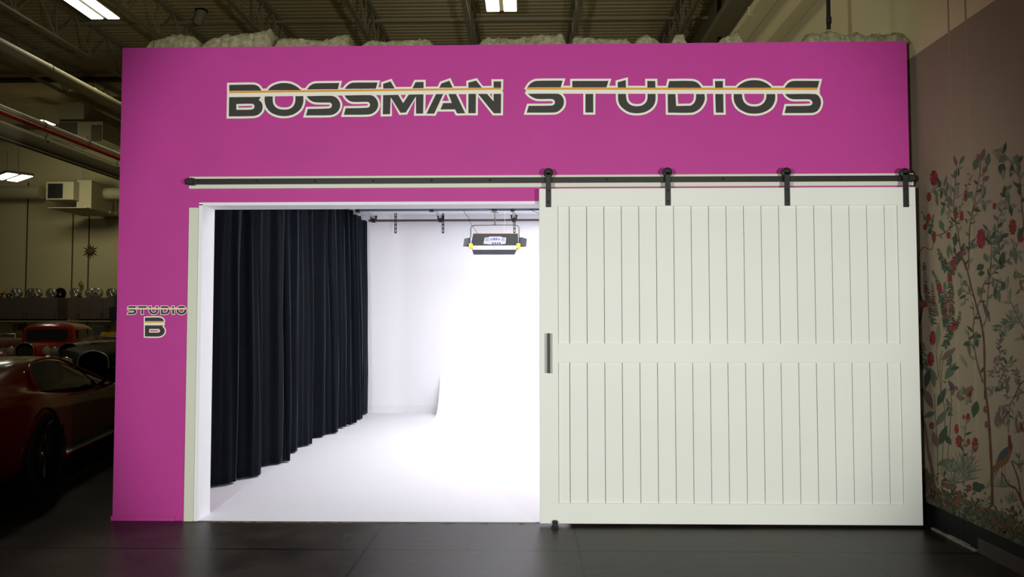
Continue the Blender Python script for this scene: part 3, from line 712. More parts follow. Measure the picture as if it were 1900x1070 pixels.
# ------------------------------------------------------------------ pipes and ducts over the garage bay
def run(name, px0, px1, X, r, m, label, cat, y0=None, y1=19.1, grp=None, box=None):
    """straight run parallel to Y through picture points px0 (left frame edge) and px1"""
    a = at(*px0, 0, X); b = at(*px1, 0, X); z = (a.z+b.z)/2
    y0 = a.y-2.2 if y0 is None else y0
    g = MB()
    if box: g.box((X-box[0], y0, z-box[1]), (X+box[0], y1, z+box[1]))
    else: g.tube([(X, y0, z), (X, y1, z)], r, 20)
    return g, z, y0
g, z, y0 = run('', (0, 93), (223, 193), -9.2, .125, None, '', '')
d1 = thing('spiral_duct', 'pale round duct high on the left, sloping down to the pink wall corner in view', 'duct', (-9.2, y0, z))
g.build('tube', M_STEEL, d1)
y = y0+.5
while y < 19: MB().lathe((-9.2, y, z), (0, 1, 0), [(.126, 0), (.134, .01), (.134, .03), (.126, .04)], 20).build('seam_ring', M_STEEL, d1); y += 1.5
g, z, y0 = run('', (0, 239), (220, 317), -8.6, .135, None, '', '')
d2 = thing('large_white_duct', 'thick white round duct below the red pipe on the left', 'duct', (-8.6, y0, z))
g.build('tube', M_STEEL, d2)
y = y0+.9
while y < 19:
    rr = MB().tube([(-8.46, y, z+.16), (-8.50, y, z+.02)], .012, 6); rr.lathe((-8.45, y, z+.03), (1, 0, 0), [(0, 0), (.025, .0), (.025, .02), (0, .02)], 8); rr.build('support_bracket', M_STEEL, d2); y += 2.3
g, z, y0 = run('', (0, 256), (220, 331), -8.6, 0, None, '', '', box=(.05, .012))
tag(g.build('flat_steel_flange', M_STEEL), 'thin pale steel edge running under the thick white duct', 'steel strip')
g, z, y0 = run('', (0, 207), (220, 295), -8.56, .034, None, '', '')
tag(g.build('red_pipe', M_REDP), 'thin red pipe running above the thick white duct on the left', 'pipe')
g, z, y0 = run('', (0, 197.5), (221, 288), -8.6, .045, None, '', '')
d3 = thing('white_pipe', 'white pipe with clips directly above the red pipe on the left', 'pipe', (-8.6, y0, z))
g.build('tube', mat('pipe_white', (235, 230, 205), .5), d3)
y = y0+.6
while y < 19:
    rr = MB().lathe((-8.6, y, z), (0, 1, 0), [(.046, 0), (.058, 0), (.058, .04), (.046, .04)], 16, smooth=False); rr.tube([(-8.6, y+.02, z+.05), (-8.6, y+.02, z+.14)], .01, 6); rr.build('clip', M_STEEL, d3); y += 1.35
# distant ducts and units at the far wall
def bx(px0, py0, px1, py1, y, dep, mb=None, bev=.0, mi=0):
    a, b = at(px0, py0, 1, y), at(px1, py1, 1, y); mb = mb or MB()
    return mb.box((a.x, y, b.z), (b.x, y+dep, a.z), bev=bev, mi=mi)
YU = 17.2
hu = thing('heater_unit', 'boxy pale heater unit with a black square opening hung before the far wall', 'heater unit', at(120, 386, 1, YU))
bx(86, 337, 136, 370, YU, 1.3).build('housing', M_STEEL, hu)
bx(89, 340.5, 115.5, 367.5, YU-.02, .019).build('opening', mat('unit_black', (6, 6, 8), .6), hu)
bx(143, 334, 169, 386, YU+.3, 1.2).build('duct_drop', M_STEEL, hu)
a = at(96, 380, 1, YU); b = at(168, 386, 1, YU)
MB().box((a.x, YU-.2, b.z-.02), (b.x, YU+1.6, b.z)).build('shelf_plate', M_STEEL, hu)
for x_ in (a.x+.05, b.x-.05): MB().tube([(x_, YU+1.5, b.z), (x_, YU+1.5, 8.56)], .012, 6).build('hanger_rod', M_STEEL, hu)
MB().box((a.x+.5, YU+1.3, b.z), (b.x-.1, YF-.001, b.z+.1)).build('wall_arm', M_STEEL, hu)
zc = at(40, 358, 1, 18.4).z
rd = thing('far_round_duct', 'horizontal round duct against the far wall left of the heater unit', 'duct', (-16, 18.3, zc))
MB().tube([(-20, 18.3, zc), (at(78, 358, 1, 18.3).x, 18.3, zc)], .21, 24).build('tube', M_STEEL, rd)
rd2 = thing('far_round_duct', 'short round duct against the far wall between the heater unit and the pink wall', 'duct', (-11, 18.3, zc))
MB().tube([(at(187, 358, 1, 18.3).x, 18.3, zc-.05), (-9, 18.3, zc-.05)], .19, 20).build('tube', M_STEEL, rd2)
ru = thing('roof_air_unit', 'pale square air unit with louvred outlets hanging high at the left', 'air unit', at(150, 262, 1, YU))
bx(112, 190, 155, 232, YU+.1, 1.2).build('shaft', M_STEEL, ru)
bx(107, 226, 190, 258, YU, 1.4).build('housing', M_STEEL, ru)
lv = bx(109, 229, 142, 250, YU-.03, .028); lv.build('louvre', mat('louvre_grey', (95, 90, 75), .6), ru)
a = at(170, 234, 1, YU); b = at(188, 262, 1, YU)
lv = MB().box((a.x, YU-.03, b.z), (b.x, YU-.002, a.z)); lv.build('louvre', mat('louvre_grey', (95, 90, 75), .6), ru)

# ------------------------------------------------------------------ right side: conduit, box beam, pipes
def vpx(px, X): h = (X-CAM.x)*595/(px-981); return CAM.z+h          # height of a line parallel to Y meeting the top frame edge at px
# box beam hugging the right wall
tag(MB().box((2.85, -2, 4.79), (XW-.002, 19, 5.095), bev=.004).build('box_beam', M_OLIVE), 'pale square boxed beam running along the upper right wall', 'beam')
X2 = 2.643; cz = 5.10
g = thing('conduit_run', 'pale rectangular trunking with joint collars left of the boxed beam', 'conduit', (X2, 0, cz))
MB().box((X2, -1, cz+.003), (X2+.05, 19, cz+.09), bev=.003).build('trunking', M_OLIVE, g)
MB().box((X2+.05, -1, cz+.003), (3.01, 19, cz+.02)).build('back_plate', M_OLIVE, g)
y = .3
while y < 18: MB().box((X2-.008, y, cz-.004), (X2+.055, y+.04, cz+.098)).build('joint_collar', M_OLIVE, g); y += .9
q0 = at(1537, 0, 1, .32); q1 = at(1537.5, 54, 1, .32)
dp = thing('black_drop_pipe', 'black vertical pipe with a coupling dropping into the right end insulation', 'pipe', (q1.x, .32, q1.z))
MB().tube([(q0.x, .32, 6.5), (q1.x, .32, q1.z)], .017, 14).build('tube', mat('pipe_black', (8, 8, 8), .4), dp)
cz = at(1537, 38, 1, .32).z
MB().lathe((q0.x, .32, cz-.025), (0, 0, 1), [(.017, 0), (.022, 0), (.022, .05), (.017, .05)], 14, smooth=False).build('coupling', mat('coupling_black', (20, 20, 18), .4), dp)
X3 = 4.16; q = at(1334.5, 40, 0, X3)
tag(MB().tube([(X3, q.y, 5.1), (X3, q.y, 8.7)], .04, 14).build('black_riser_pipe', mat('pipe_black', (8, 8, 8), .4)), 'black vertical riser pipe on the upper wall behind the box top', 'pipe')
tag(MB().box((3.9, -1, 7.6), (XU-.005, 19, 7.75)).build('wall_angle', M_STEEL), 'pale steel angle running along the upper right wall below the roof', 'steel strip')

# ------------------------------------------------------------------ painted chinoiserie mural on the right wall
XMU = XW-.0012
MC = [('mural_ground', (84, 70, 52)), ('mural_brown', (74, 50, 40)), ('mural_dark_green', (50, 62, 48)), ('mural_green', (72, 84, 66)), ('mural_grey_green', (98, 100, 84)), ('mural_red', (116, 42, 44)), ('mural_dark_red', (90, 34, 38)),
      ('mural_rust', (100, 66, 46)), ('mural_mauve', (92, 74, 64)), ('mural_blue', (58, 64, 68)), ('mural_buff', (160, 138, 104))]
MIX = {n.split('mural_')[1]: i for i, (n, c) in enumerate(MC)}
mu = MB(); lay = [0]
RND = random.Random(5)
CR = {'A': (1680, 240, 4.115), 'B': (1680, 480, 4.115), 'C': (1680, 720, 3.057)}
def mp(cr, x, y):
    ox, oy, s = CR[cr]; return (ox+x/s, oy+y/s)
def mput(pts, col):
    lay[0] += 1; off = .0001+(lay[0] % 150)*.000008
    V = [at(x, y, 0, XMU) for x, y in pts]; V = [Vector((XMU-off, v.y, max(v.z, ZK+.002))) for v in V]
    tri = tessellate_polygon([[Vector((v.y, v.z, 0)) for v in V]])
    mu.add(V, [tuple(t) for t in tri], MIX[col])
def mstroke(cr, pts, w, col='brown', w1=None, leaves=0, lcol=('dark_green', 'green', 'grey_green'), llen=9, mirror=True):
    llen *= 1.22; leaves = int(leaves*1.15)
    P = [mp(cr, *p) if cr else p for p in pts]; Q = crom([Vector((x, y, 0)) for x, y in P], 5)
    w1 = w if w1 is None else w1; n = len(Q); L = []; R2 = []
    for i, q in enumerate(Q):
        t = (Q[min(i+1, n-1)]-Q[max(i-1, 0)]).normalized(); ww = (w+(w1-w)*i/(n-1))/2*(1+.15*sin(i*1.7))
        L.append((q.x-t.y*ww*.75, q.y+t.x*ww)); R2.append((q.x+t.y*ww*.75, q.y-t.x*ww))
    for i in range(n-1): 
        mput([L[i], L[i+1], R2[i+1], R2[i]], col)
    if leaves:
        tot = sum((Q[i+1]-Q[i]).length for i in range(n-1)); step = tot/leaves; acc = 0; sd = 1
        for i in range(n-1):
            acc += (Q[i+1]-Q[i]).length
            if acc >= step:
                acc = 0; sd *= -1; t = (Q[i+1]-Q[i]); a = math.degrees(math.atan2(-t.y, t.x))+sd*RND.uniform(35, 70)
                mleaf(None, Q[i].x, Q[i].y, a, llen*RND.uniform(.7, 1.3), llen*.36*RND.uniform(.8, 1.3), RND.choice(lcol), base=True)
def mleaf(cr, x, y, ang, ln, wd, col, base=False):
    if cr: s = CR[cr][2]; x, y = mp(cr, x, y); ln *= 1.12/s; wd *= 1.12/s
    a = radians(ang); dx, dy = cos(a)*.8, -sin(a)
    if not base: x -= dx*ln/2; y -= dy*ln/2
    nx, ny = -dy*.8, dx
    pr = [(0, .05), (.2, .62), (.4, 1), (.65, .8), (.85, .35), (1, 0)]
    pts = [(x+dx*ln*t+nx*wd/2*w_, y+dy*ln*t+ny*wd/2*w_) for t, w_ in pr]+[(x+dx*ln*t-nx*wd/2*w_, y+dy*ln*t-ny*wd/2*w_) for t, w_ in pr[-2::-1]]
    mput(pts, col)
def mflower(cr, x, y, rx, ry, col='red'):
    s = CR[cr][2]; X, Y = mp(cr, x, y); rx /= s; ry /= s; n = 18
    mput([(X+rx*.85*cos(q*2*pi/n), Y+ry*.85*sin(q*2*pi/n)) for q in range(n)], col)
    if ry*rx > 18:
        for k in range(9):
            a = 2*pi*k/9+x; cx_, cy_ = X+rx*.72*cos(a), Y+ry*.78*sin(a)
            mput([(cx_+rx*.34*cos(q*2*pi/10), cy_+ry*.26*sin(q*2*pi/10)) for q in range(10)], col if k % 3 else 'dark_red')
    for k in range(7):
        a = RND.uniform(0, 2*pi); r = RND.uniform(.2, .65); mleaf(None, X+rx*r*cos(a), Y+ry*r*sin(a), RND.uniform(0, 180), ry*.55, rx*.3, RND.choice(['dark_red', 'red', 'rust']))
G3 = ('dark_green', 'green', 'grey_green')
# earth at the foot
gp = [mp('C', 95, 560), mp('C', 150, 590), mp('C', 220, 575), mp('C', 300, 620), mp('C', 380, 640), mp('C', 450, 680), mp('C', 520, 690), mp('C', 600, 730), mp('C', 690, 780), mp('C', 690, 905), mp('C', 95, 660)]
mput(gp, 'ground')
for k in range(800):
    x = RND.uniform(95, 690); t = (x-105)/568; yb = 655+t*235; y = yb-abs(RND.gauss(0, 1))*75-4
    mleaf('C', x, y, RND.uniform(20, 160), RND.uniform(14, 44), RND.uniform(7, 18), RND.choice(['dark_green', 'dark_green', 'dark_green', 'ground', 'ground', 'grey_green', 'green', 'brown']))
for (x, y, rx, ry, c) in ((180, 600, 34, 22, 'rust'), (290, 640, 45, 28, 'rust'), (530, 770, 50, 20, 'rust'), (430, 690, 40, 18, 'rust'), (640, 800, 40, 16, 'rust'), (250, 545, 40, 25, 'ground'), (410, 560, 35, 28, 'dark_green'), (120, 520, 30, 60, 'ground')):
    X, Y = mp('C', x, y); s = 3.057; mput([(X+rx/s*(1+.2*sin(3*a+x))*cos(a), Y+ry/s*(1+.2*cos(4*a+x))*sin(a)) for a in [2*pi*i/16 for i in range(16)]], c)
# trees
mstroke('C', [(492, 660), (490, 500), (480, 300), (470, 150), (452, 0)], 6.4, w1=4.6)
mstroke('B', [(608, 1070), (605, 900), (600, 640), (580, 500), (545, 370), (510, 240), (470, 80), (440, 0)], 4.8, w1=2.2)
mstroke('A', [(465, 1070), (430, 960), (400, 780), (370, 620), (375, 480), (388, 350), (392, 290)], 2.1, w1=.8, leaves=15, llen=14)
mstroke('A', [(482, 1070), (490, 760), (510, 640), (540, 480), (568, 340), (575, 250), (590, 190)], 2, w1=.7, leaves=17, llen=14)
mstroke('A', [(600, 400), (565, 470), (545, 510)], 1, leaves=3)
mstroke('B', [(545, 372), (575, 310), (600, 190), (650, 130), (720, 55), (800, 0)], 1.8, w1=1.2, leaves=8, llen=12)
mstroke('B', [(622, 370), (635, 200), (648, 130), (655, 0)], 1.5, w1=1.2, leaves=4, llen=12)
mstroke('A', [(645, 1070), (658, 930), (650, 820), (640, 770), (610, 765)], 1.3, w1=.8, leaves=9, llen=14)
mstroke('A', [(690, 1070), (720, 980), (712, 840), (705, 700), (740, 620), (765, 560), (760, 450)], 1.2, w1=.7, leaves=22, llen=16)
mstroke('A', [(760, 1020), (830, 940), (870, 830), (900, 760)], 1, leaves=8, llen=15)
mstroke('A', [(720, 880), (690, 830), (680, 790), (655, 780)], .8, leaves=4, llen=14)
mstroke('B', [(595, 515), (620, 440), (600, 380), (590, 340)], 1.6, w1=.8, leaves=2)
mstroke('B', [(592, 945), (555, 820), (530, 700), (525, 600), (518, 500), (550, 410)], 2.2, w1=1.2, leaves=6, llen=14)
mstroke('B', [(532, 705), (495, 640), (480, 590), (485, 560)], 1.2, leaves=5, llen=14)
mstroke('B', [(525, 500), (520, 380), (510, 330)], 1.2, leaves=3)
mstroke('B', [(522, 282), (470, 258), (430, 215), (425, 160), (440, 125)], 1.2, w1=.6, leaves=5, lcol=('mauve', 'green', 'grey_green'), llen=12)
mstroke('B', [(470, 262), (455, 290), (455, 350)], .9, leaves=4, llen=13)
mstroke('B', [(655, 140), (690, 165), (712, 210), (730, 240), (760, 220)], 1.1, w1=.6, leaves=7, llen=17)
mstroke('B', [(655, 140), (700, 160), (735, 150)], .9)
mstroke('A', [(905, 750), (890, 600), (872, 380), (840, 325), (800, 245), (760, 195), (700, 152), (665, 187)], 1.8, w1=.7, leaves=12, llen=16)
mstroke('A', [(905, 420), (875, 440), (850, 480)], .8, leaves=3, llen=14)
mstroke('A', [(95, 1070), (100, 970), (140, 900), (195, 918), (218, 850), (215, 800)], 1.8, w1=.9)
mstroke('A', [(235, 808), (280, 800), (330, 765), (400, 705), (450, 685), (490, 692)], 1.6, w1=.8, leaves=8, llen=8)
mstroke('A', [(385, 655), (330, 600), (300, 560), (320, 490), (280, 450), (225, 425)], 1.1, w1=.7, leaves=12, llen=15)
mstroke('A', [(400, 650), (430, 570), (460, 505), (465, 440), (500, 380), (485, 325)], .9, w1=.5, leaves=14, llen=6)
mstroke('A', [(500, 640), (550, 560), (600, 500)], .9, leaves=5, llen=15)
mstroke('A', [(500, 690), (540, 650), (555, 610)], .7, leaves=6, llen=6)
mstroke('A', [(330, 760), (360, 690), (380, 660)], .8, leaves=5, llen=7)
mstroke('B', [(100, 0), (106, 220), (130, 340), (122, 430), (106, 490)], 3.2, w1=4.2)
mstroke('C', [(86, 130), (112, 220), (128, 350), (150, 460), (165, 570)], 5.5, w1=8, col='mauve')
mstroke('C', [(545, 478), (590, 550), (630, 575), (680, 690)], 3.2, w1=4.5)
mstroke('C', [(575, 120), (585, 250)], 1.1)
mstroke('C', [(600, 410), (640, 520), (655, 640)], 2.6)
mstroke('C', [(673, 20), (620, 50), (590, 110), (590, 210)], 1.6, w1=1.2, leaves=14, llen=11)
mstroke('C', [(673, 420), (640, 450), (650, 360)], 1, leaves=8, llen=11)
mstroke('B', [(905, 530), (860, 450), (810, 340), (775, 290)], 1.4, w1=.7, leaves=12, lcol=('grey_green',), llen=15)
mstroke('B', [(860, 480), (790, 480), (740, 510), (710, 545)], .9, leaves=14, lcol=('grey_green', 'green'), llen=16)
mstroke('B', [(775, 1070), (765, 930), (740, 830), (718, 700), (722, 620), (762, 560)], 1.1, w1=.6, leaves=34, lcol=('green', 'mauve', 'dark_green'), llen=8)
mstroke('B', [(740, 1010), (700, 975), (655, 1000), (635, 1010)], .8, leaves=10, llen=12)
mstroke('B', [(750, 850), (790, 780), (830, 790)], .8, leaves=12, llen=11)
mstroke('B', [(740, 960), (700, 860), (650, 855), (660, 910)], .7, leaves=16, lcol=('mauve', 'green'), llen=7)
mstroke('B', [(830, 1060), (870, 970), (905, 930)], 2, leaves=3)
mstroke('B', [(850, 960), (860, 900), (830, 850)], .8, leaves=14, lcol=('mauve', 'dark_green'), llen=9)
mstroke('B', [(840, 80), (870, 150), (905, 180)], .8, leaves=8, lcol=('mauve', 'green'), llen=13)
mstroke('B', [(905, 620), (870, 600)], .7, leaves=4, llen=12); mstroke('B', [(905, 240), (860, 230)], .7, leaves=3, llen=12, lcol=('mauve',))
# leafy spires with red florets
def spire(cr, pts, n, ll, red, w=14):
    Q = crom([Vector((*mp(cr, *p), 0)) for p in pts], 8); mstroke(cr, pts, .6, 'dark_green')
    for k in range(n):
        i = int(k/n*(len(Q)-1)); q = Q[i]; d = Q[min(i+1, len(Q)-1)]-q; a = math.degrees(math.atan2(-d.y, d.x)); f = .35+.65*min(1, k/n*2.2)
        for sd in (-1, 1):
            isr = RND.random() < red and .25 < k/n < .8
            mleaf(None, q.x, q.y, a+180+sd*RND.uniform(105, 145), ll*f*RND.uniform(.8, 1.2), ll*f*.42, 'red' if isr else RND.choice(('dark_green', 'dark_green', 'green')), base=True)
spire('B', [(145, 25), (152, 150), (165, 260), (190, 380), (220, 500)], 34, 8, .3)
spire('B', [(205, 90), (245, 170), (270, 290), (295, 400), (310, 520)], 36, 8.5, .35)
spire('B', [(205, 180), (215, 300), (235, 430)], 20, 7, .3)
spire('B', [(300, 0), (335, 110), (345, 250), (350, 400), (335, 560), (300, 670)], 52, 10, .4)
spire('B', [(420, 0), (380, 30), (345, 120)], 14, 10, .5)
spire('B', [(415, 400), (405, 470), (360, 540), (330, 600)], 18, 9, .3)
spire('B', [(300, 180), (300, 330), (305, 480)], 22, 9, .35)
spire('A', [(248, 908), (280, 990), (310, 1068)], 16, 9, .1)
spire('A', [(545, 880), (480, 900), (420, 950), (370, 1020), (340, 1070)], 20, 13, .25)
spire('A', [(140, 1015), (150, 1070)], 5, 7, 0)
spire('B', [(140, 640), (145, 760), (150, 840)], 14, 9, .05); spire('B', [(105, 660), (115, 800)], 10, 9, .05)
spire('B', [(350, 740), (330, 810)], 8, 8, 0); spire('C', [(235, 60), (255, 150)], 12, 8, 0)
spire('A', [(215, 650), (200, 720), (190, 800)], 12, 7, 0); spire('A', [(120, 620), (165, 700), (200, 800)], 12, 6, 0)
# tall stalks with broad leaves at lower left
mstroke('B', [(268, 1070), (265, 950), (250, 870), (235, 700)], 1, 'green'); mstroke('B', [(275, 1070), (275, 880), (290, 760)], 1, 'green'); mstroke('B', [(255, 900), (265, 780), (280, 700)], .7, 'rust', leaves=12, lcol=('rust',), llen=3.5)
mstroke('C', [(185, 510), (180, 300), (170, 170), (165, 30)], 1.3, 'green'); mstroke('C', [(205, 490), (215, 300), (225, 150), (205, 30)], 1.6, 'green'); mstroke('C', [(235, 430), (250, 260), (262, 60)], 1.6, 'green')
for d in (('B', 245, 590, 84, 190, 46), ('B', 330, 725, 35, 150, 56), ('B', 345, 855, 50, 150, 70), ('B', 375, 835, 10, 80, 36), ('B', 195, 870, -40, 150, 60), ('B', 165, 920, -105, 140, 60), ('B', 215, 930, -80, 100, 40), ('B', 160, 1030, -35, 120, 50), ('B', 285, 1035, 40, 110, 50),
          ('C', 128, 55, -60, 130, 45), ('C', 205, 48, 60, 110, 42), ('C', 135, 150, 20, 90, 36), ('C', 205, 165, 50, 110, 42), ('C', 215, 265, 65, 110, 50), ('C', 240, 290, -50, 70, 36), ('C', 170, 290, 110, 90, 44), ('C', 225, 420, 15, 110, 46), ('C', 395, 120, 75, 90, 50),
          ('A', 260, 420, 60, 55, 38), ('A', 240, 540, 100, 85, 26), ('A', 275, 490, 80, 80, 24), ('A', 228, 480, 130, 80, 34), ('A', 305, 395, 70, 90, 22), ('A', 345, 460, 95, 90, 26), ('A', 395, 470, 80, 90, 24), ('A', 340, 545, 110, 80, 46), ('A', 285, 620, 70, 80, 28), ('A', 330, 650, 80, 70, 18),
          ('A', 380, 840, 85, 100, 40), ('A', 325, 940, 95, 90, 22), ('A', 345, 920, 110, 90, 22), ('A', 375, 920, 95, 60, 22), ('A', 275, 730, 110, 80, 44),
          ('A', 540, 260, 70, 100, 56), ('A', 590, 190, 70, 90, 44), ('A', 630, 230, 80, 100, 46), ('A', 560, 215, 120, 60, 34), ('A', 615, 375, 30, 70, 44), ('A', 605, 310, 60, 70, 40), ('A', 430, 235, 55, 80, 28), ('A', 380, 240, 110, 80, 28), ('A', 380, 340, 90, 60, 30), ('A', 405, 330, 90, 60, 16),
          ('A', 725, 190, 90, 100, 55), ('A', 740, 220, 30, 70, 50), ('A', 735, 300, 70, 80, 70), ('A', 745, 345, 90, 80, 34), ('A', 855, 240, 95, 90, 60), ('A', 865, 300, 90, 90, 36), ('A', 880, 225, 50, 60, 30), ('A', 810, 310, 80, 110, 34), ('A', 600, 480, 75, 90, 30), ('A', 630, 555, 10, 70, 36), ('A', 600, 580, 100, 90, 30), ('A', 490, 500, 40, 70, 50),
          ('A', 800, 590, 10, 110, 50), ('A', 805, 620, 100, 80, 36), ('A', 785, 530, 95, 110, 26), ('A', 720, 570, 20, 60, 40), ('A', 755, 470, 80, 80, 30), ('A', 880, 790, 60, 100, 46), ('A', 760, 810, 20, 70, 40), ('A', 765, 860, -30, 60, 36), ('A', 835, 960, 100, 130, 40), ('A', 740, 1000, 80, 130, 50), ('A', 690, 930, 60, 80, 50), ('A', 745, 695, 10, 60, 36), ('A', 690, 860, 20, 80, 50), ('A', 875, 980, -60, 80, 24), ('A', 615, 980, 120, 70, 40), ('A', 630, 830, 95, 100, 32),
          ('B', 570, 65, 30, 70, 60), ('B', 580, 110, 20, 60, 44), ('B', 560, 250, 100, 80, 30), ('B', 590, 240, 140, 60, 36), ('B', 775, 185, 80, 100, 30), ('B', 745, 200, 120, 50, 36), ('B', 685, 260, 85, 80, 28), ('B', 712, 285, 100, 90, 34), ('B', 415, 255, 75, 65, 34), ('B', 455, 185, 130, 60, 30), ('B', 535, 585, 60, 60, 50), ('B', 560, 590, 10, 50, 40), ('B', 485, 690, 100, 110, 26), ('B', 545, 640, 100, 70, 30), ('B', 470, 640, 20, 60, 26), ('B', 445, 780, -55, 110, 26)):
    cr, x, y, a, ln, wd = d
    col = 'mauve' if RND.random() < .14 else RND.choice(('dark_green', 'dark_green', 'green', 'green', 'grey_green'))
    mleaf(cr, x, y, a if RND.random() < .5 else a+180, ln, wd, col)
# fern fans
for cx, cy, n, L0 in ((330, 480, 13, 130), (250, 470, 9, 80), (270, 540, 8, 90), (545, 560, 7, 70), (600, 640, 8, 60), (350, 520, 9, 90)):
    for i in range(n): a = 10+160*i/(n-1); mleaf('C', cx+cos(radians(a))*L0*.45, cy-sin(radians(a))*L0*.5, a, L0, 9, 'grey_green' if i % 3 else 'green')
for (cr, x, y, rx, ry) in (('A',218,372,30,60),('A',180,515,17,35),('A',460,505,14,45),('A',428,660,15,40),('A',385,655,16,28),('A',680,585,14,26),('A',178,672,16,32),('A',152,745,15,25),('A',217,820,16,45),('A',328,808,16,27),('A',578,835,35,75),('A',818,745,28,60),('A',882,830,20,35),('A',372,1020,18,40),
    ('B',208,605,22,55),('B',193,765,25,55),('B',145,345,18,30),('B',152,228,12,36),('B',378,505,22,34),('B',382,25,16,34),('B',302,445,18,50),('B',338,140,16,40),('B',212,325,14,30),('B',262,225,14,36),('B',105,660,14,36),('C',290,230,12,28),('C',303,300,18,35),('C',395,320,18,42),('C',355,165,12,24),('C',330,163,8,16),('C',357,303,10,18),('C',380,398,8,14)): mflower(cr, x, y, rx, ry)
mstroke('C', [(320, 440), (330, 330), (345, 180)], .9, 'green', leaves=16, llen=12); mstroke('C', [(350, 410), (385, 360), (395, 330)], .8, 'green', leaves=4)
mflower('C', 150, 212, 15, 20, 'rust')
for (cr, x, y, rx, ry, c) in (('C',340,40,45,55,'mauve'),('C',290,20,40,35,'mauve'),('B',500,1020,55,50,'mauve'),('B',430,1040,50,45,'mauve'),('C',545,150,30,60,'mauve'),('C',525,180,22,50,'mauve'),('C',645,190,30,70,'mauve'),('B',700,780,32,38,'mauve'),('B',785,950,22,60,'mauve'),('B',640,1040,10,10,'mauve'),('B',755,710,22,20,'mauve')):
    for k in range(9): a = RND.uniform(0, 2*pi); mleaf(cr, x+rx*.6*cos(a), y+ry*.6*sin(a), RND.uniform(40, 140), ry*.9, rx*.5, RND.choice([c, c, c, 'grey_green', 'dark_red' if c == 'mauve' and RND.random() < .15 else c]))
for (cr, x, y) in (('C',455,120),('C',463,205),('C',360,565),('C',305,600)): mflower(cr, x, y, 14, 20, 'rust')
# birds of the mural
mleaf('C', 500, 500, 52, 170, 22, 'grey_green'); mleaf('C', 515, 450, 40, 90, 40, 'rust'); mleaf('C', 560, 390, 48, 170, 74, 'rust'); mleaf('C', 558, 370, 48, 110, 46, 'blue'); mleaf('C', 592, 310, 100, 95, 24, 'dark_red'); mflower('C', 590, 278, 10, 11, 'dark_red')
mstroke('C', [(550, 440), (545, 475)], .7); mstroke('C', [(565, 440), (563, 478)], .7)
mleaf('B', 618, 400, 115, 150, 38, 'mauve'); mleaf('B', 610, 370, 118, 90, 20, 'blue'); mleaf('B', 636, 455, 100, 60, 12, 'mauve')
mleaf('B', 350, 965, 125, 90, 40, 'blue'); mleaf('B', 355, 990, 20, 60, 22, 'dark_red'); mleaf('B', 300, 940, 160, 40, 14, 'rust'); mstroke('B', [(345, 1000), (348, 1070)], .8)
# the pattern repeats nearer the camera, beyond the edge of the photo
base = list(mu.v); bf = [list(f) for f in mu.f]; bm_ = list(mu.mi); SH = -1.42; nv0 = len(base)
for r_ in (1, 2):
    mu.add([(v[0], v[1]+SH*r_, v[2]) for v in base], bf); mu.mi[-len(bf):] = bm_
keep = [i for i, f in enumerate(mu.f) if all(mu.v[j][1] < .5 for j in f)]
mu.f = [mu.f[i] for i in keep]; mu.mi = [mu.mi[i] for i in keep]; mu.sm = [mu.sm[i] for i in keep]
mural = mu.build('floral_mural', [mat(n, c, .8, spec=.1) for n, c in MC])
tag(mural, 'painted mural of flowering trees, leafy spires and a pheasant on the taupe right wall', 'mural')

# ------------------------------------------------------------------ cars and garage contents
def loft(stations, nl=5, nsec=5, mi=0):
    """stations: [(x, [(y,z)...bottom to top centre])] -> mirrored smooth shell"""
    def cr1(a, b, c, d, t): return .5*(2*b+(c-a)*t+(2*a-5*b+4*c-d)*t*t+(3*b-a-3*c+d)*t**3)
    secs = []
    for x, L in stations:
        P = [Vector((x, y, z)) for y, z in L]; out = []
        for i in range(len(P)-1):
            p = [P[max(i-1, 0)], P[i], P[i+1], P[min(i+2, len(P)-1)]]
            for k in range(nsec): out.append(cr1(*p, k/nsec))
        out.append(P[-1]); secs.append(out)
    full = []
    for i in range(len(secs)-1):
        s4 = [secs[max(i-1, 0)], secs[i], secs[i+1], secs[min(i+2, len(secs)-1)]]
        for k in range(nl): full.append([cr1(a, b, c, d, k/nl) for a, b, c, d in zip(*s4)])
    full.append(secs[-1]); m_ = len(full[0]); rows = []
    for r in full: rows.append([(v.x, max(v.y, 0), v.z) for v in r]+[(v.x, -max(v.y, 0), v.z) for v in r[-2::-1]])
    w = len(rows[0]); vs = [v for r in rows for v in r]
    fs = [(i*w+j, (i+1)*w+j, (i+1)*w+j+1, i*w+j+1) for i in range(len(rows)-1) for j in range(w-1)]
    mb = MB().add(vs, fs, mi, True)
    for r in (0, len(rows)-1):
        o = r*w; c = (sum(vs[o+j][0] for j in range(w))/w, 0, sum(vs[o+j][2] for j in range(w))/w)
        mb.add([vs[o+j] for j in range(w)]+[c], [(j, j+1, w) for j in range(w-1)]+[(w-1, 0, w)], mi)
    return mb
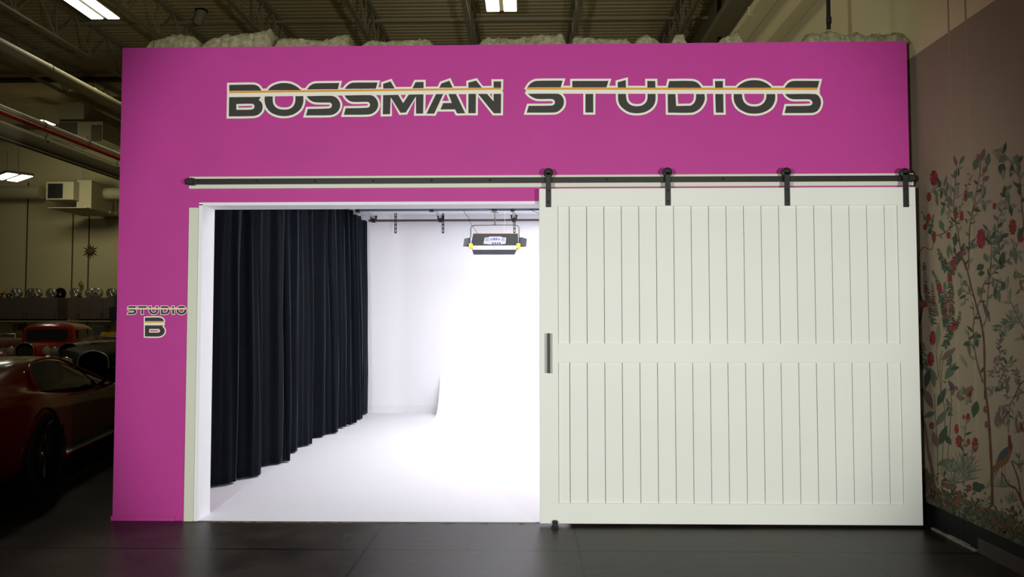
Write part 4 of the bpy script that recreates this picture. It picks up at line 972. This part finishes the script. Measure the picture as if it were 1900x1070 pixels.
def wheel(root, x, y, r, wd, s_, rim=M_CHROME, spokes=10, rr=.68, name='wheel'):
    t = MB().lathe((x, y-wd/2, r), (0, 1, 0), [(r*rr, 0), (r*.93, 0), (r, wd*.15), (r, wd*.85), (r*.93, wd), (r*rr, wd)], 36)
    o = t.build(name, M_RUB, root)
    yo = y+s_*wd*.44; g = MB().lathe((x, yo-.01, r), (0, 1, 0), [(r*rr, -.05), (r*rr, .01), (r*rr*.92, .01), (r*rr*.92, -.05)], 32)
    g.lathe((x, yo, r), (0, s_, 0), [(r*.17, -.03), (r*.17, .0), (r*.1, .012), (0, .012)], 16)
    for i in range(spokes):
        a = 2*pi*i/spokes
        for da in (-.09, .09):
            p = Vector((x+cos(a)*r*.14, yo, r+sin(a)*r*.14)); q = Vector((x+cos(a+da*1.6)*r*rr*.95, yo, r+sin(a+da*1.6)*r*rr*.95)); g.tube([p, q], .010, 5)
    g.build('rim', rim, o)
    MB().lathe((x, y+s_*wd*.39, r), (0, s_, 0), [(r*rr*.97, 0), (0, 0.001)], 24).build('brake_disc', mat('disc_dark', (30, 28, 26), .5, .8), o)
    return o
# --- low sports car
def sports(root):
    st = [(0.00, [(.62,.34),(.84,.36),(.93,.50),(.90,.74),(.78,.86),(.45,.90),(0,.91)]),
          (0.30, [(.80,.22),(.93,.30),(.98,.55),(.945,.80),(.80,.90),(.50,.945),(0,.955)]),
          (0.85, [(.84,.14),(.95,.28),(.985,.58),(.955,.84),(.80,.925),(.52,1.02),(0,1.04)]),
          (1.35, [(.84,.12),(.93,.26),(.95,.55),(.925,.80),(.80,.90),(.56,1.085),(0,1.115)]),
          (1.95, [(.84,.12),(.90,.24),(.915,.50),(.90,.76),(.82,.84),(.565,1.12),(0,1.155)]),
          (2.45, [(.84,.12),(.90,.24),(.915,.50),(.905,.74),(.83,.81),(.56,1.10),(0,1.14)]),
          (2.95, [(.84,.12),(.92,.26),(.94,.52),(.925,.73),(.84,.79),(.60,.93),(0,.98)]),
          (3.40, [(.84,.12),(.94,.28),(.97,.52),(.94,.73),(.82,.78),(.55,.79),(0,.80)]),
          (3.95, [(.82,.14),(.94,.28),(.965,.48),(.90,.62),(.74,.65),(.45,.65),(0,.66)]),
          (4.35, [(.70,.16),(.84,.26),(.88,.38),(.80,.46),(.62,.50),(.35,.51),(0,.52)]),
          (4.46, [(.55,.2),(.66,.27),(.70,.34),(.64,.40),(.5,.43),(.3,.44),(0,.45)])]
    loft(st, 6, 5).build('body', M_DRED, root)
    for s_ in (-1, 1):
        # side window following the cabin, a little outside it
        pts = [(1.12, .862, .885), (1.30, .70, 1.01), (1.55, .60, 1.095), (1.95, .585, 1.125), (2.3, .59, 1.10), (2.62, .64, 1.01), (2.98, .79, .86), (3.12, .855, .80), (2.5, .865, .815), (1.95, .86, .845), (1.5, .862, .868)]
        V = [Vector((x, s_*(y+.012), z)) for x, y, z in pts]; n = len(V); c = sum(V, Vector())/n+Vector((0, s_*.035, .01))
        MB().add(V+[c], [(i, (i+1) % n, n) for i in range(n)], 0, True).build('side_window', M_GLASS, root)
        MB().tube([(2.55, s_*.885, .83), (2.66, s_*.665, 1.0)], .012, 6).build('window_pillar', M_BLKP, root)
        MB().tube(crom([Vector((1.08, s_*.88, .86)), Vector((1.22, s_*.76, .97)), Vector((1.5, s_*.625, 1.10)), Vector((1.95, s_*.595, 1.145)), Vector((2.35, s_*.60, 1.115)), Vector((2.75, s_*.70, .97)), Vector((3.2, s_*.87, .78))], 5), .014, 8).build('roof_rail_trim', M_DRED, root)
        # side intake, sill with tricolour stripe, mirror
        MB().add([(1.30, s_*.965, .46), (1.62, s_*.925, .60), (1.60, s_*.93, .30), (1.38, s_*.96, .26)], [(0, 1, 2, 3)]).build('side_intake', M_BLKP, root)
        MB().box((1.2, s_*.88, .10), (3.1, s_*.96, .17), bev=.01).build('side_sill', M_BLKP, root)
        for dz, cm in ((.018, ('stripe_green', (20, 110, 60))), (0, ('stripe_white', (225, 225, 225))), (-.018, ('stripe_red', (200, 20, 24)))):
            MB().box((1.62, s_*.925, .255+dz-.008), (3.0, s_*.945, .255+dz+.008)).build('stripe', mat(*cm, .4), root)
        MB().box((2.78, s_*.92, .90), (2.90, s_*1.07, 1.0), bev=.03).tube([(2.84, s_*.86, .82), (2.84, s_*.95, .92)], .02, 8).build('mirror', M_BLKP, root)
        wheel(root, .93, s_*.86, .355, .30, s_, rim=mat('rim_bronze_dark', (70, 56, 44), .35, .9), spokes=7, rr=.80)
        wheel(root, 3.55, s_*.87, .34, .25, s_, rim=mat('rim_bronze_dark', (70, 56, 44), .35, .9), spokes=7, rr=.80)
        for wx, wr in ((.93, .40), (3.55, .385)):
            MB().lathe((wx, s_*.72, .355), (0, s_, 0), [(wr*1.0, 0), (wr*1.0, .268), (wr*.97, .268), (wr*.97, 0)], 36).build('arch_liner', M_BLKP, root)
        MB().add([(-.012, s_*.50, .62), (-.012, s_*.84, .66), (.03, s_*.89, .52), (-.01, s_*.60, .50)], [(0, 1, 2, 3)]).build('rear_vent', M_BLKP, root)
        MB().box((-.02, s_*.55, .74), (.0, s_*.85, .79), bev=.008).build('tail_lamp', mat('tail_lamp_red', (120, 6, 8), .2), root)
    MB().box((-.05, -.70, .18), (.25, .70, .46), bev=.03).build('rear_diffuser', M_BLKP, root)
    for i in range(4): MB().box((.42+i*.2, -.40, .985+i*.022), (.52+i*.2, .40, 1.012+i*.022), bev=.008).build('engine_cover_slat', M_BLKP, root)
sc = thing('sports_car', 'low dark red sports car parked left of the pink wall, its rear towards the camera', 'car')
local(sports, sc)
A0 = Vector((at(80, 915, 2, 0).x, at(80, 915, 2, 0).y, 0))     # contact of the right rear wheel
hd_ = math.atan2(1.93, -.44)
ex = Vector((cos(hd_), sin(hd_), 0)); ey = Vector((-sin(hd_), cos(hd_), 0))
p = A0-ex*.93+ey*.98; sc.location = p; sc.rotation_euler = (0, 0, hd_)

# --- vintage cars
def vintage(paint, roof=True, flames=False, grille=M_CHROME, bars=None):
    bars = bars or grille
    def f(root):
        st = [(-2.1, [(.30,.42),(.42,.45),(.46,.60),(.40,.78),(.28,.84),(.14,.86),(0,.86)]),
              (-1.5, [(.55,.35),(.66,.42),(.70,.70),(.66,.95),(.50,1.04),(.25,1.08),(0,1.09)]),
              (-1.0, [(.60,.35),(.70,.42),(.75,.75),(.72,1.0),(.58,1.08),(.30,1.11),(0,1.12)]),
              (0.0, [(.60,.35),(.70,.42),(.76,.72),(.74,.98),(.62,1.04),(.3,1.07),(0,1.08)]),
              (0.55, [(.50,.35),(.58,.42),(.62,.70),(.60,.96),(.50,1.04),(.25,1.08),(0,1.09)]),
              (1.2, [(.34,.38),(.42,.44),(.45,.68),(.43,.92),(.34,1.02),(.17,1.06),(0,1.07)]),
              (1.85, [(.20,.40),(.25,.44),(.27,.66),(.26,.88),(.20,.98),(.10,1.02),(0,1.03)])]
        loft(st, 4, 4).build('body', paint, root)
        if roof:
            rs = [(-1.65, [(.50,1.0),(.52,1.06),(.50,1.14),(.42,1.22),(.28,1.28),(.14,1.31),(0,1.32)]),
                  (-1.2, [(.66,1.0),(.67,1.12),(.64,1.30),(.56,1.42),(.38,1.49),(.19,1.52),(0,1.53)]),
                  (-.5, [(.70,1.0),(.70,1.14),(.67,1.34),(.60,1.46),(.40,1.53),(.2,1.56),(0,1.57)]),
                  (.2, [(.68,1.0),(.68,1.14),(.65,1.34),(.58,1.45),(.39,1.51),(.2,1.54),(0,1.55)]),
                  (.42, [(.64,1.0),(.64,1.12),(.62,1.28),(.56,1.38),(.38,1.43),(.19,1.45),(0,1.46)])]
            loft(rs, 4, 4).build('cabin', paint, root)
            MB().add([(.50, -.52, 1.10), (.50, .52, 1.10), (.435, .50, 1.37), (.435, -.50, 1.37)], [(0, 1, 2, 3)]).build('windscreen', M_GLASS, root)
            for s_ in (-1, 1):
                MB().prism([(.22, 1.12), (.22, 1.36), (-.40, 1.38), (-.45, 1.12)], 1, s_*.68, s_*.715).build('side_window', M_GLASS, root)
                MB().prism([(-.58, 1.13), (-.58, 1.37), (-1.05, 1.33), (-1.15, 1.13)], 1, s_*.66, s_*.705).build('side_window', M_GLASS, root)
        else:
            MB().tube([(.42, -.4, 1.05), (.36, -.38, 1.16), (.36, .38, 1.16), (.42, .4, 1.05)], .008, 6).build('windscreen_frame', M_CHROME, root)
            MB().box((-.85, -.45, .90), (-.5, .45, 1.12), bev=.06).build('seat_back', mat('seat_dark', (40, 26, 22), .6), root)
        for s_ in (-1, 1):
            for cx, R_w, top in ((1.45, .47, .80), (-1.35, .50, .86)):
                fm = MB(); N = 14; rows = []
                for i in range(N+1):
                    a = radians(-12+i*(200/N)); x = cx+R_w*1.12*cos(a); z = .34+R_w*sin(a)*(1.0)
                    row = []
                    for j in range(7):
                        t = j/6; yy = .40+.45*t; drop = .12*max(0, t-.55)**2*6+.05*(1-t); ro = (1-.22*max(0, t-.5)*2)
                        row.append((cx+(x-cx)*ro, s_*yy, .34+(z-.34)*ro-drop*.3))
                    rows.append(row)
                v = [q for r in rows for q in r]; fm.add(v, [(i*7+j, (i+1)*7+j, (i+1)*7+j+1, i*7+j+1) for i in range(N) for j in range(6)], 0, True)
                o = fm.build('fender', paint, root); md = o.modifiers.new('thickness', 'SOLIDIFY'); md.thickness = .02
                wheel(root, cx, s_*.68, .35, .17, s_, spokes=8, rr=.62)
            MB().box((-.85, s_*.62, .30), (.98, s_*.84, .35), bev=.015).build('running_board', M_BLKP, root)
            h = MB().lathe((1.62, s_*.42, .84), (1, 0, 0), [(0, -.17), (.06, -.14), (.105, -.05), (.12, .0), (.105, .02)], 22)
            h.tube([(1.55, s_*.42, .76), (1.5, s_*.36, .5)], .018, 6); ho = h.build('headlamp', M_CHROME, root)
            MB().lathe((1.62, s_*.42, .84), (1, 0, 0), [(.104, .018), (.06, .035), (0, .04)], 20).build('lens', mat('lens_glass', (190, 190, 175), .1), ho)
        g = [(-.19, .42), (-.21, .62), (-.215, .86), (-.19, .96), (-.12, 1.02), (0, 1.05), (.12, 1.02), (.19, .96), (.215, .86), (.21, .62), (.19, .42), (.10, .36), (-.10, .36)]
        g = [(q.x, q.y) for q in crom([Vector((a, b, 0)) for a, b in g+[g[0]]], 4)][:-1]
        MB().tube([(1.90, y, z) for y, z in g+[g[0]]], .015, 8).build('radiator_shell', grille, root)
        MB().prism([(y*.94, z) for y, z in g], 0, 1.80, 1.88).build('radiator', M_BLKP, root)
        gb = MB()
        for i in range(9): y = -.16+.04*i; gb.tube([(1.895, y, .42), (1.895, y, .97-abs(y)*.4)], .006, 5)
        gb.build('grille_bars', bars, root)
        MB().tube([(2.12, -.72, .42), (2.16, 0, .42), (2.12, .72, .42)], .03, 10).build('bumper', M_CHROME, root)
        if flames:
            for s_ in (-1, 1):
                for k in range(3):
                    MB().add([(1.2-.1*k, s_*(.47+.05*k), .60+.12*k), (.75, s_*(.60), .66+.11*k), (.0, s_*.775, .66+.12*k), (.75, s_*.61, .74+.11*k)], [(0, 1, 2, 3)]).build('flame_decal', M_YEL, root)
    return f
def place(kind, label, px, dpt, head, paint, **kw):
    c = thing(kind, label, 'car', group=kw.pop('group', None)); local(vintage(paint, **kw), c)
    q = at(px, 600, 1, -5.782+dpt); c.location = (q.x, q.y, 0); c.rotation_euler = (0, 0, head); return c
place('vintage_coupe', 'bright red vintage coupe with chrome radiator shell behind the sports car', 100, 19.3, radians(-78), M_RED).scale = (.88, .92, .96)
place('vintage_roadster', 'red open roadster with yellow flames parked right of the red coupe', 203, 17.9, radians(-84), M_RED, roof=False, flames=True)
place('vintage_hot_rod', 'black open hot rod with thin chrome radiator outline at the pink wall edge', 206, 13.5, radians(-68), M_BLKP, roof=False, grille=M_CHROME, bars=M_BLKP)
place('vintage_roadster', 'maroon open roadster mostly hidden at the left edge behind the bright red coupe', 14, 21.6, radians(-80), mat('maroon_paint', (84, 12, 18), .3, coat=1), roof=False)

# cabinets, rims and small things on the far wall
yb_ = YF-.62
def cabinet(px0, px1, label, nd):
    a, b = at(px0, 552, 1, yb_), at(px1, 592, 1, yb_)
    c = thing('wall_cabinet', label, 'cabinet', ((a.x+b.x)/2, yb_, b.z), group='wall cabinets')
    MB().box((a.x, yb_+.02, b.z), (b.x, YF-.001, a.z)).build('carcass', M_CAB, c)
    w = (b.x-a.x)/nd
    for i in range(nd):
        d = MB().box((a.x+w*i+.01, yb_, b.z+.01), (a.x+w*(i+1)-.01, yb_+.019, a.z-.01), bev=.003).build('door', M_CAB, c)
        hx_ = a.x+w*(i+(.9 if i % 2 == 0 else .1)); MB().tube([(hx_, yb_-.02, b.z+.06), (hx_, yb_-.02, b.z+.2)], .006, 6).build('handle', M_DARK, d)
    return a.z
ztop = cabinet(-40, 105.5, 'long dark cabinet on the far wall at the left frame edge', 5)
cabinet(125, 211, 'shorter dark cabinet on the far wall next to the pink wall', 4)
def rim(root):
    r = .16; g = MB().lathe((0, -.05, r), (0, 1, 0), [(r*.8, 0), (r, .0), (r, .14), (r*.78, .14), (r*.78, .02)], 28); g.build('rim_ring', M_CHROME, root)
    g = MB().lathe((0, -.045, r), (0, -1, 0), [(r*.3, -.02), (r*.26, .02), (0, .03)], 16)
    for i in range(7): a = 2*pi*i/7; g.box((0,0,0),(0,0,0)) if False else g.tube([(0, -.05, r), (cos(a)*r*.82, -.04, r+sin(a)*r*.82)], .018, 6)
    g.build('spokes', M_CHROME, root)
pos = [('first chrome wheel from the left on the long cabinet', 33), ('second chrome wheel from the left on the long cabinet', 52.5), ('third chrome wheel from the left on the long cabinet', 70), ('fourth chrome wheel from the left, beside the black tyre', 89.5), ('chrome wheel at the left end of the shorter cabinet', 142), ('second chrome wheel on the shorter cabinet', 162.5), ('third chrome wheel on the shorter cabinet', 182.5), ('chrome wheel at the right end of the shorter cabinet', 201.5)]
r0 = None
for lab, px in pos:
    q = at(px, 552, 1, yb_+.2)
    if r0 is None: r0 = thing('chrome_wheel', lab, 'wheel', (0, 0, 0), group='chrome wheels on the cabinets'); rim(r0); r0.location = (q.x, q.y-.08, ztop)
    else: dup(r0, lab, 'chrome wheels on the cabinets', loc=(q.x, yb_+(.12 if pos.index((lab, px)) % 2 == 0 else .36), ztop), rz=random.uniform(-.2, .2))
q = at(107, 552, 1, yb_+.4)
q.x = at(104, 552, 1, yb_+.4).x+.07
tag(MB().lathe((q.x, yb_+.46, ztop+.17), (0, 1, 0), [(.09, 0), (.155, 0), (.17, .03), (.17, .09), (.155, .12), (.09, .12)], 24).build('spare_tyre', M_RUB), 'black tyre at the right end of the long cabinet top', 'tyre')
# toy motorcycle
q = at(8, 552, 1, yb_+.25); tm = thing('toy_motorcycle', 'small orange toy motorcycle standing on the long cabinet top', 'toy', (q.x, q.y, ztop))
for dx in (-.14, .14): MB().lathe((q.x+dx, q.y-.02, ztop+.075), (0, 1, 0), [(.045, 0), (.075, .0), (.075, .04), (.045, .04)], 18).build('wheel', M_RUB, tm)
MB().box((q.x-.08, q.y-.03, ztop+.11), (q.x+.05, q.y+.03, ztop+.2), bev=.02).build('tank', mat('toy_orange', (200, 80, 20), .4), tm)
MB().tube([(q.x+.14, q.y, ztop+.075), (q.x+.08, q.y, ztop+.3), (q.x+.04, q.y, ztop+.32)], .012, 6).build('fork', M_CHROME, tm)
# trophy
q = at(149, 552, 1, yb_+.45); tp = thing('trophy', 'slim pale trophy standing between the chrome wheels on the shorter cabinet', 'trophy', (q.x, q.y, ztop))
MB().box((q.x-.05, q.y-.04, ztop), (q.x+.05, q.y+.04, ztop+.05), bev=.004).build('base', M_CAB, tp)
MB().lathe((q.x, q.y, ztop+.05), (0, 0, 1), [(.02, 0), (.012, .1), (.012, .3), (.05, .36), (.055, .46), (.02, .47), (.01, .56), (0, .6)], 14).build('cup', mat('brass', (170, 140, 70), .35, .8), tp)
# sunburst clock
q = at(167, 466, 1, YF-.03); sb = thing('sunburst_clock', 'dark sunburst clock with pointed rays on the far wall', 'clock', q)
MB().lathe((q.x, YF, q.z), (0, -1, 0), [(.0, .0), (.11, .0), (.11, .04), (.09, .05), (0, .05)], 24).build('face', mat('clock_brown', (92, 70, 48), .5), sb)
for i in range(12):
    a = 2*pi*i/12; R1 = .30 if i % 2 else .24
    t = Vector((cos(a), 0, sin(a))); n_ = Vector((-sin(a), 0, cos(a))); c = Vector((q.x, YF-.02, q.z))
    MB().add([c+t*.11+n_*.028, c+t*.11-n_*.028, c+t*R1, c+t*.2+Vector((0, -.012, 0)), c+t*.12+Vector((0, .012, 0))], [(0, 1, 3), (1, 2, 3), (2, 0, 3), (0, 1, 4), (1, 2, 4), (2, 0, 4)]).build('ray', mat('clock_ray', (60, 42, 30), .5), sb)
# shelf rail, counter and things under the cabinets
a = at(0, 594.5, 1, yb_)
tag(MB().box((-20, yb_-.02, a.z-.035), (at(212, 594, 1, yb_).x, YF-.001, a.z-.003)).build('wall_shelf', M_STEEL), 'thin pale shelf edge running under the dark cabinets', 'shelf')
a = at(0, 632, 1, yb_)
wb = thing('workbench', 'long pale topped workbench along the far wall behind the red coupe', 'workbench', (-14, yb_, 0))
MB().box((-20, yb_-.1, a.z-.04), (-9, YF-.001, a.z), bev=.004).build('worktop', M_STEEL, wb)
for i in range(11): MB().box((-20+i, yb_-.08, .1), (-19.02+i, yb_-.06, a.z-.05), bev=.004).build('cupboard_door', M_CAB, wb)
MB().box((-20, yb_-.055, 0), (-9, YF-.02, a.z-.041)).build('carcass', M_CAB, wb)
for (x0_, x1_, y0_, y1_, col, lab) in ((24, 36, 602, 613, (150, 130, 70), 'small yellowish framed picture on the wall left of the red coupe roof'), (38, 48, 601, 612, (140, 88, 50), 'small orange brown framed picture next to the red coupe roof')):
    p_ = thing('framed_picture', lab, 'picture', at((x0_+x1_)/2, y1_, 1, YF-.02), group='pictures over the workbench')
    bx(x0_, y0_, x1_, y1_, YF-.03, .028).build('frame', M_DARK, p_); bx(x0_+1.2, y0_+1.2, x1_-1.2, y1_-1.2, YF-.034, .003).build('print', mat('print_%d' % x0_, col, .7, var=.3, scale=6), p_)
p_ = thing('wall_monitor', 'dark bluish screen at the far wall half hidden by the pink wall edge', 'monitor', at(209, 594, 1, YF-.7))
bx(203, 570, 224, 594, YF-.75, .05, bev=.004).build('case', M_DARK, p_); bx(204.2, 571.2, 223, 592.5, YF-.754, .003).build('screen', mat('screen_blue', (38, 48, 62), .3), p_)
pb = thing('parts_drawer_unit', 'grey green parts drawer unit on the workbench right of the red coupe', 'drawer unit', at(186, 640, 1, yb_))
bx(171, 603, 192, 630, yb_, .4).build('cabinet', M_CAB, pb)
for i in range(5): bx(172, 604+i*5.2, 191, 608+i*5.2, yb_-.02, .019).build('drawer', mat('drawer_teal', (72, 84, 80), .5), pb)
# yellow rack
yr = thing('yellow_rack', 'tall yellow rack of curved upright bars behind the black hot rod', 'rack', at(202, 700, 1, 16.50))
for i in range(9):
    px = 188+i*4.4; t = i/8
    P_ = [at(px-6*(1-t), 668, 1, 16.50), at(px-3*(1-t), 640, 1, 16.50), at(px, 622, 1, 16.50), at(px+2, 617, 1, 16.65), at(px+3, 622, 1, 16.85)]
    P_[0].z = max(.05, P_[0].z-.9); MB().tube(crom(P_, 4), .026, 6).build('bar', M_YEL, yr)
p0_, p1_ = at(181, 655, 1, 16.52), at(226, 655, 1, 16.52)
MB().tube([p0_, p1_], .02, 6).build('cross_bar', M_YEL, yr)
for x_ in (p0_.x+.1, p1_.x-.05): MB().tube([(x_, 16.52, 0), (x_, 16.52, p0_.z)], .022, 8).build('foot_post', M_YEL, yr)
